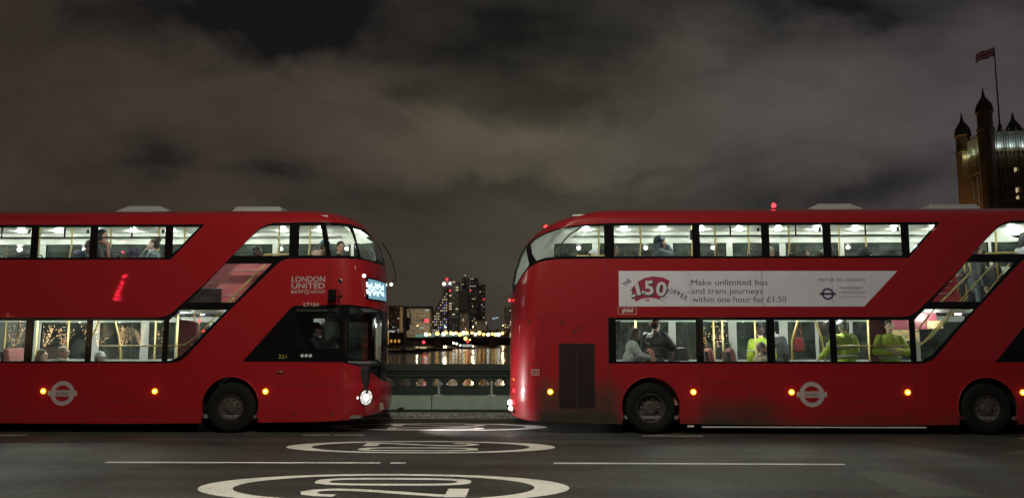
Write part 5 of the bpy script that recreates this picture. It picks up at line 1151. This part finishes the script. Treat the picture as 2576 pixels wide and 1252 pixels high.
o = farlamp('big red signal lamp beside the grey office block', 1073, 806, 1380, 3.2, 'far_red', None, zg=2, name='signal_lamp', cat='signal lamp')
# ---- the great stone tower on the right
mat('gothic_stone', (.16, .11, .06), .9, noise_=(.25, .3)); mat('gothic_roof', (.05, .045, .045), .8); mat('flag_red', (.55, .07, .07), .8); mat('flag_blue', (.10, .10, .28), .8); mat('flag_white', (.75, .65, .65), .8)
TY = 272; C0 = px(2477, 300, TY); ang = R(55)
vt = empty('stone_tower', (C0.x, TY, 0), 0); tag(vt, 'huge square gothic stone tower with corner turrets and a flag, behind the right bus', 'tower')
SZ = 18.0
eL = Vector((-math.sin(R(-6.4)), math.cos(R(-6.4)), 0)); eR = Vector((math.cos(R(-6.4)), math.sin(R(-6.4)), 0))
zpar = px(2504, 372, TY).z; ztop = px(2504, 330, TY).z
K = {'near': Vector((0, 0, 0)), 'left': eL * SZ, 'right': eR * SZ, 'far': (eL + eR) * SZ}
ct = (eL + eR) * SZ / 2
def wbox(mb, o, e1, e2, a0, a1, b0, b1, z0, z1):
    v = [tuple(o + e1 * a + e2 * b_ + Vector((0, 0, z))) for z in (z0, z1) for b_ in (b0, b1) for a in (a0, a1)]
    mb.add(v, [(0, 2, 3, 1), (4, 5, 7, 6), (0, 1, 5, 4), (2, 6, 7, 3), (0, 4, 6, 2), (1, 3, 7, 5)])
O = Vector((0, 0, 0))
m = MB(); wbox(m, O, eR, eL, .6, SZ - .6, .6, SZ - .6, -2, zpar); m.build('wall', M['gothic_stone'], vt)
# string courses and vertical ribs on the two faces in view
for z in (20, 32, 44, 50, 62, 68, zpar - 1):
    if z < zpar: m = MB(); wbox(m, O, eR, eL, .1, SZ - .1, .1, SZ - .1, z, z + .7); m.build('string_course', M['gothic_stone'], vt)
m = MB()
for i in range(1, 13):
    t = SZ * i / 13
    wbox(m, O, eR, eL, t - .22, t + .22, .15, .62, 0, zpar - 1.1); wbox(m, O, eR, eL, .15, .62, t - .22, t + .22, 0, zpar - 1.1)
m.build('buttress', M['gothic_stone'], vt)
# tall pointed window openings on the left face and their recesses
for i in range(3):
    t = 5.0 + i * 3.9
    q = []
    for (a, z) in [(-1.1, 46), (1.1, 46), (1.1, 58), (.6, 60.2), (0, 61.5), (-.6, 60.2), (-1.1, 58)]: q.append(eL * (t + a) + eR * .10 + Vector((0, 0, z)))
    MB().add([tuple(p) for p in q] + [tuple(p + eR * .3) for p in q], [tuple(range(7)), tuple(range(13, 6, -1))] + [(j, (j + 1) % 7, 7 + (j + 1) % 7, 7 + j) for j in range(7)]).build('pointed_window', M['far_dark'], vt)
for (x_, y_) in ((2555, 425.6), (2559, 478), (2560, 498.6)):
    d = Vector(ray(x_, y_)); o3 = Vector((0, 0, H)); # hit the right face plane
    n3 = -eL; p0 = C0 * 1.0; p0.z = 0; p0 = p0 + eL * .55; t = (p0 - o3).dot(n3) / d.dot(n3); hp = o3 + d * t - Vector((C0.x, TY, 0))
    for k_ in (-.45, .45): 
        mm = MB(); wbox(mm, hp, eR, eL, k_ - .34, k_ + .34, -.25, -.1, -.8 + (k_ * .3), .8 + (k_ * .3)); mm.build('lit_window', M['win_warm'], vt)
# pierced parapet, lit from behind its foot
m = MB()
for i in range(22):
    t = .6 + i * (SZ - 1.2) / 21
    wbox(m, O, eR, eL, t - .16, t + .16, .1, .6, zpar, ztop + (1.0 if i % 3 == 0 else 0)); wbox(m, O, eR, eL, .1, .6, t - .16, t + .16, zpar, ztop + (1.0 if i % 3 == 0 else 0))
wbox(m, O, eR, eL, .5, SZ, .62, .9, zpar, ztop - .8); wbox(m, O, eR, eL, .62, .9, .9, SZ, zpar, ztop - .8)
wbox(m, O, eR, eL, .5, SZ, .05, .61, ztop - .9, ztop - .3); wbox(m, O, eR, eL, .05, .61, .62, SZ, ztop - .9, ztop - .3)
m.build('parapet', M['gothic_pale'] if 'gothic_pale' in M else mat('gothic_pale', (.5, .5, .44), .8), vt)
for kk, c in K.items():
    m = MB(); zc = px(2463, 282, TY).z if kk == 'near' else ztop + 3.2
    hs = 7.2 if kk != 'far' else 6.5; ro = 2.7
    m.lathe([(ro, -2), (ro, zc - 7), (ro + .35, zc - 6.8), (ro + .35, zc - 6.2), (ro - .2, zc - 6), (ro - .2, zc - .6), (ro + .35, zc - .4), (ro + .35, zc)], c, 'z', 8)
    tu = m.build('turret', M['gothic_stone'], vt)
    m = MB().lathe([(ro + .1, zc + .01), (ro + .15, zc + 1.4), (ro - .3, zc + 2.8), (ro - 1.2, zc + 4.2), (.7, zc + 5.4), (.35, zc + 7.2), (.16, zc + hs + 1.6)], c, 'z', 8)
    for i in range(8):
        t = 2 * math.pi * i / 8; m.tube([c + Vector((ro * math.cos(t), ro * math.sin(t), zc - .2)), c + Vector((ro * math.cos(t), ro * math.sin(t), zc + 1.6))], [.28, .05], 5)
    m.build('turret_roof', M['gothic_roof'], tu)
pb = px(2511, 262, TY + 14); ptp = px(2500, 119, TY + 14)
cen = Vector((pb.x - C0.x, 14, 0)); pz0 = zpar; pz1 = ptp.z
MB().lathe([(1.6, zpar), (1.3, ztop + 2), (.6, ztop + 6), (.28, ztop + 7), (.20, pz1)], cen, 'z', 8).build('flagpole', M['gothic_roof'], vt)
m = MB(); nx, nz = 20, 10; Lf, Hf = 6.6, 3.4; v = []; f = []; mi = []
for i in range(nx + 1):
    for j in range(nz + 1):
        a = i / nx; b_ = j / nz; v.append(tuple(cen + Vector((-.2 - a * Lf, .8 * math.sin(a * 7) * a, pz1 - .6 - b_ * Hf - a * a * 2.4 + .3 * math.sin(a * 8 + 1)))))
for i in range(nx):
    for j in range(nz):
        f.append((i * (nz + 1) + j, (i + 1) * (nz + 1) + j, (i + 1) * (nz + 1) + j + 1, i * (nz + 1) + j + 1))
        a = (i + .5) / nx * 2 - 1; b_ = (j + .5) / nz * 2 - 1; d1 = min(abs(a - b_), abs(a + b_)); cr_ = min(abs(a) * 1.6, abs(b_))
        mi.append(0 if cr_ < .22 or d1 < .12 else (2 if cr_ < .4 or d1 < .32 else 1))
me = bpy.data.meshes.new('flag'); me.from_pydata(v, [], f); me.polygons.foreach_set('material_index', mi); link('flag', me, [M['flag_red'], M['flag_blue'], M['flag_white']], vt)
def lamp(kind, name, loc, e, c, parent, rot=None, **k):
    l = bpy.data.lights.new(name, kind); l.energy = e; l.color = c
    for a, b_ in k.items(): setattr(l, a, b_)
    o = bpy.data.objects.new(name, l); col.objects.link(o); o.parent = parent; o.location = loc
    if rot: o.rotation_euler = rot
    return o
def aim(o, d): o.rotation_euler = Vector(d).to_track_quat('-Z', 'Y').to_euler()
# floodlights at the foot of the left face, and parapet lights
for t in (4, 9, 14):
    o = lamp('SPOT', 'floodlight', tuple(eL * t - eR * 9 + Vector((0, 0, 22))), 12000, (1, .56, .20), vt, spot_size=R(70), spot_blend=.9, shadow_soft_size=.4); aim(o, eR * 9 + Vector((0, 0, 22)))
for t in (4, 8, 12, 16):
    o = lamp('POINT', 'parapet_light', tuple(eR * t - eL * .9 + Vector((0, 0, zpar + .4))), 130, (.75, .95, 1), vt, shadow_soft_size=.2)
for t in (5, 10, 15):
    o = lamp('POINT', 'parapet_light', tuple(eL * t - eR * .9 + Vector((0, 0, zpar + .4))), 90, (.8, 1, .62), vt, shadow_soft_size=.2)

# lamps added on the far embankment to brighten the towers
for i, (x, y, Y, e, c) in enumerate(((1050, 842, 1180, 9000, (1, .72, .4)), (1120, 842, 1300, 150000, (1, .72, .38)), (1190, 842, 1300, 110000, (1, .66, .3)), (1265, 842, 1150, 45000, (1, .6, .25)))):
    p = px(x, y, Y); r = empty('floodlight_mast', (p.x, Y, 2.5)); tag(r, 'added floodlight to brighten the towers, %s from the left' % ('first', 'second', 'third', 'fourth')[i], 'floodlight', 'added floodlights that brighten the towers')
    MB().tube([(0, 0, 0), (0, 0, 20)], .3, 6).build('post', M['far_dark'], r); MB().ell((0, 0, 20.8), .9, k=8, l=6).build('lantern', M['lamp_sodium'], r, True)
    lamp('POINT', 'lamp_light', (0, -1.5, 26), e, c, r, shadow_soft_size=.5)
street_lamp(-1.2, 1.2, 2450, 'tall grey street lamp with a long arm on the near pavement, nearest the viewer')
street_lamp(-19, 0.6, 170, 'tall grey street lamp with a long arm, far off to the left')
street_lamp(19, 0.4, 80, 'tall grey street lamp with a long arm, far off to the right')
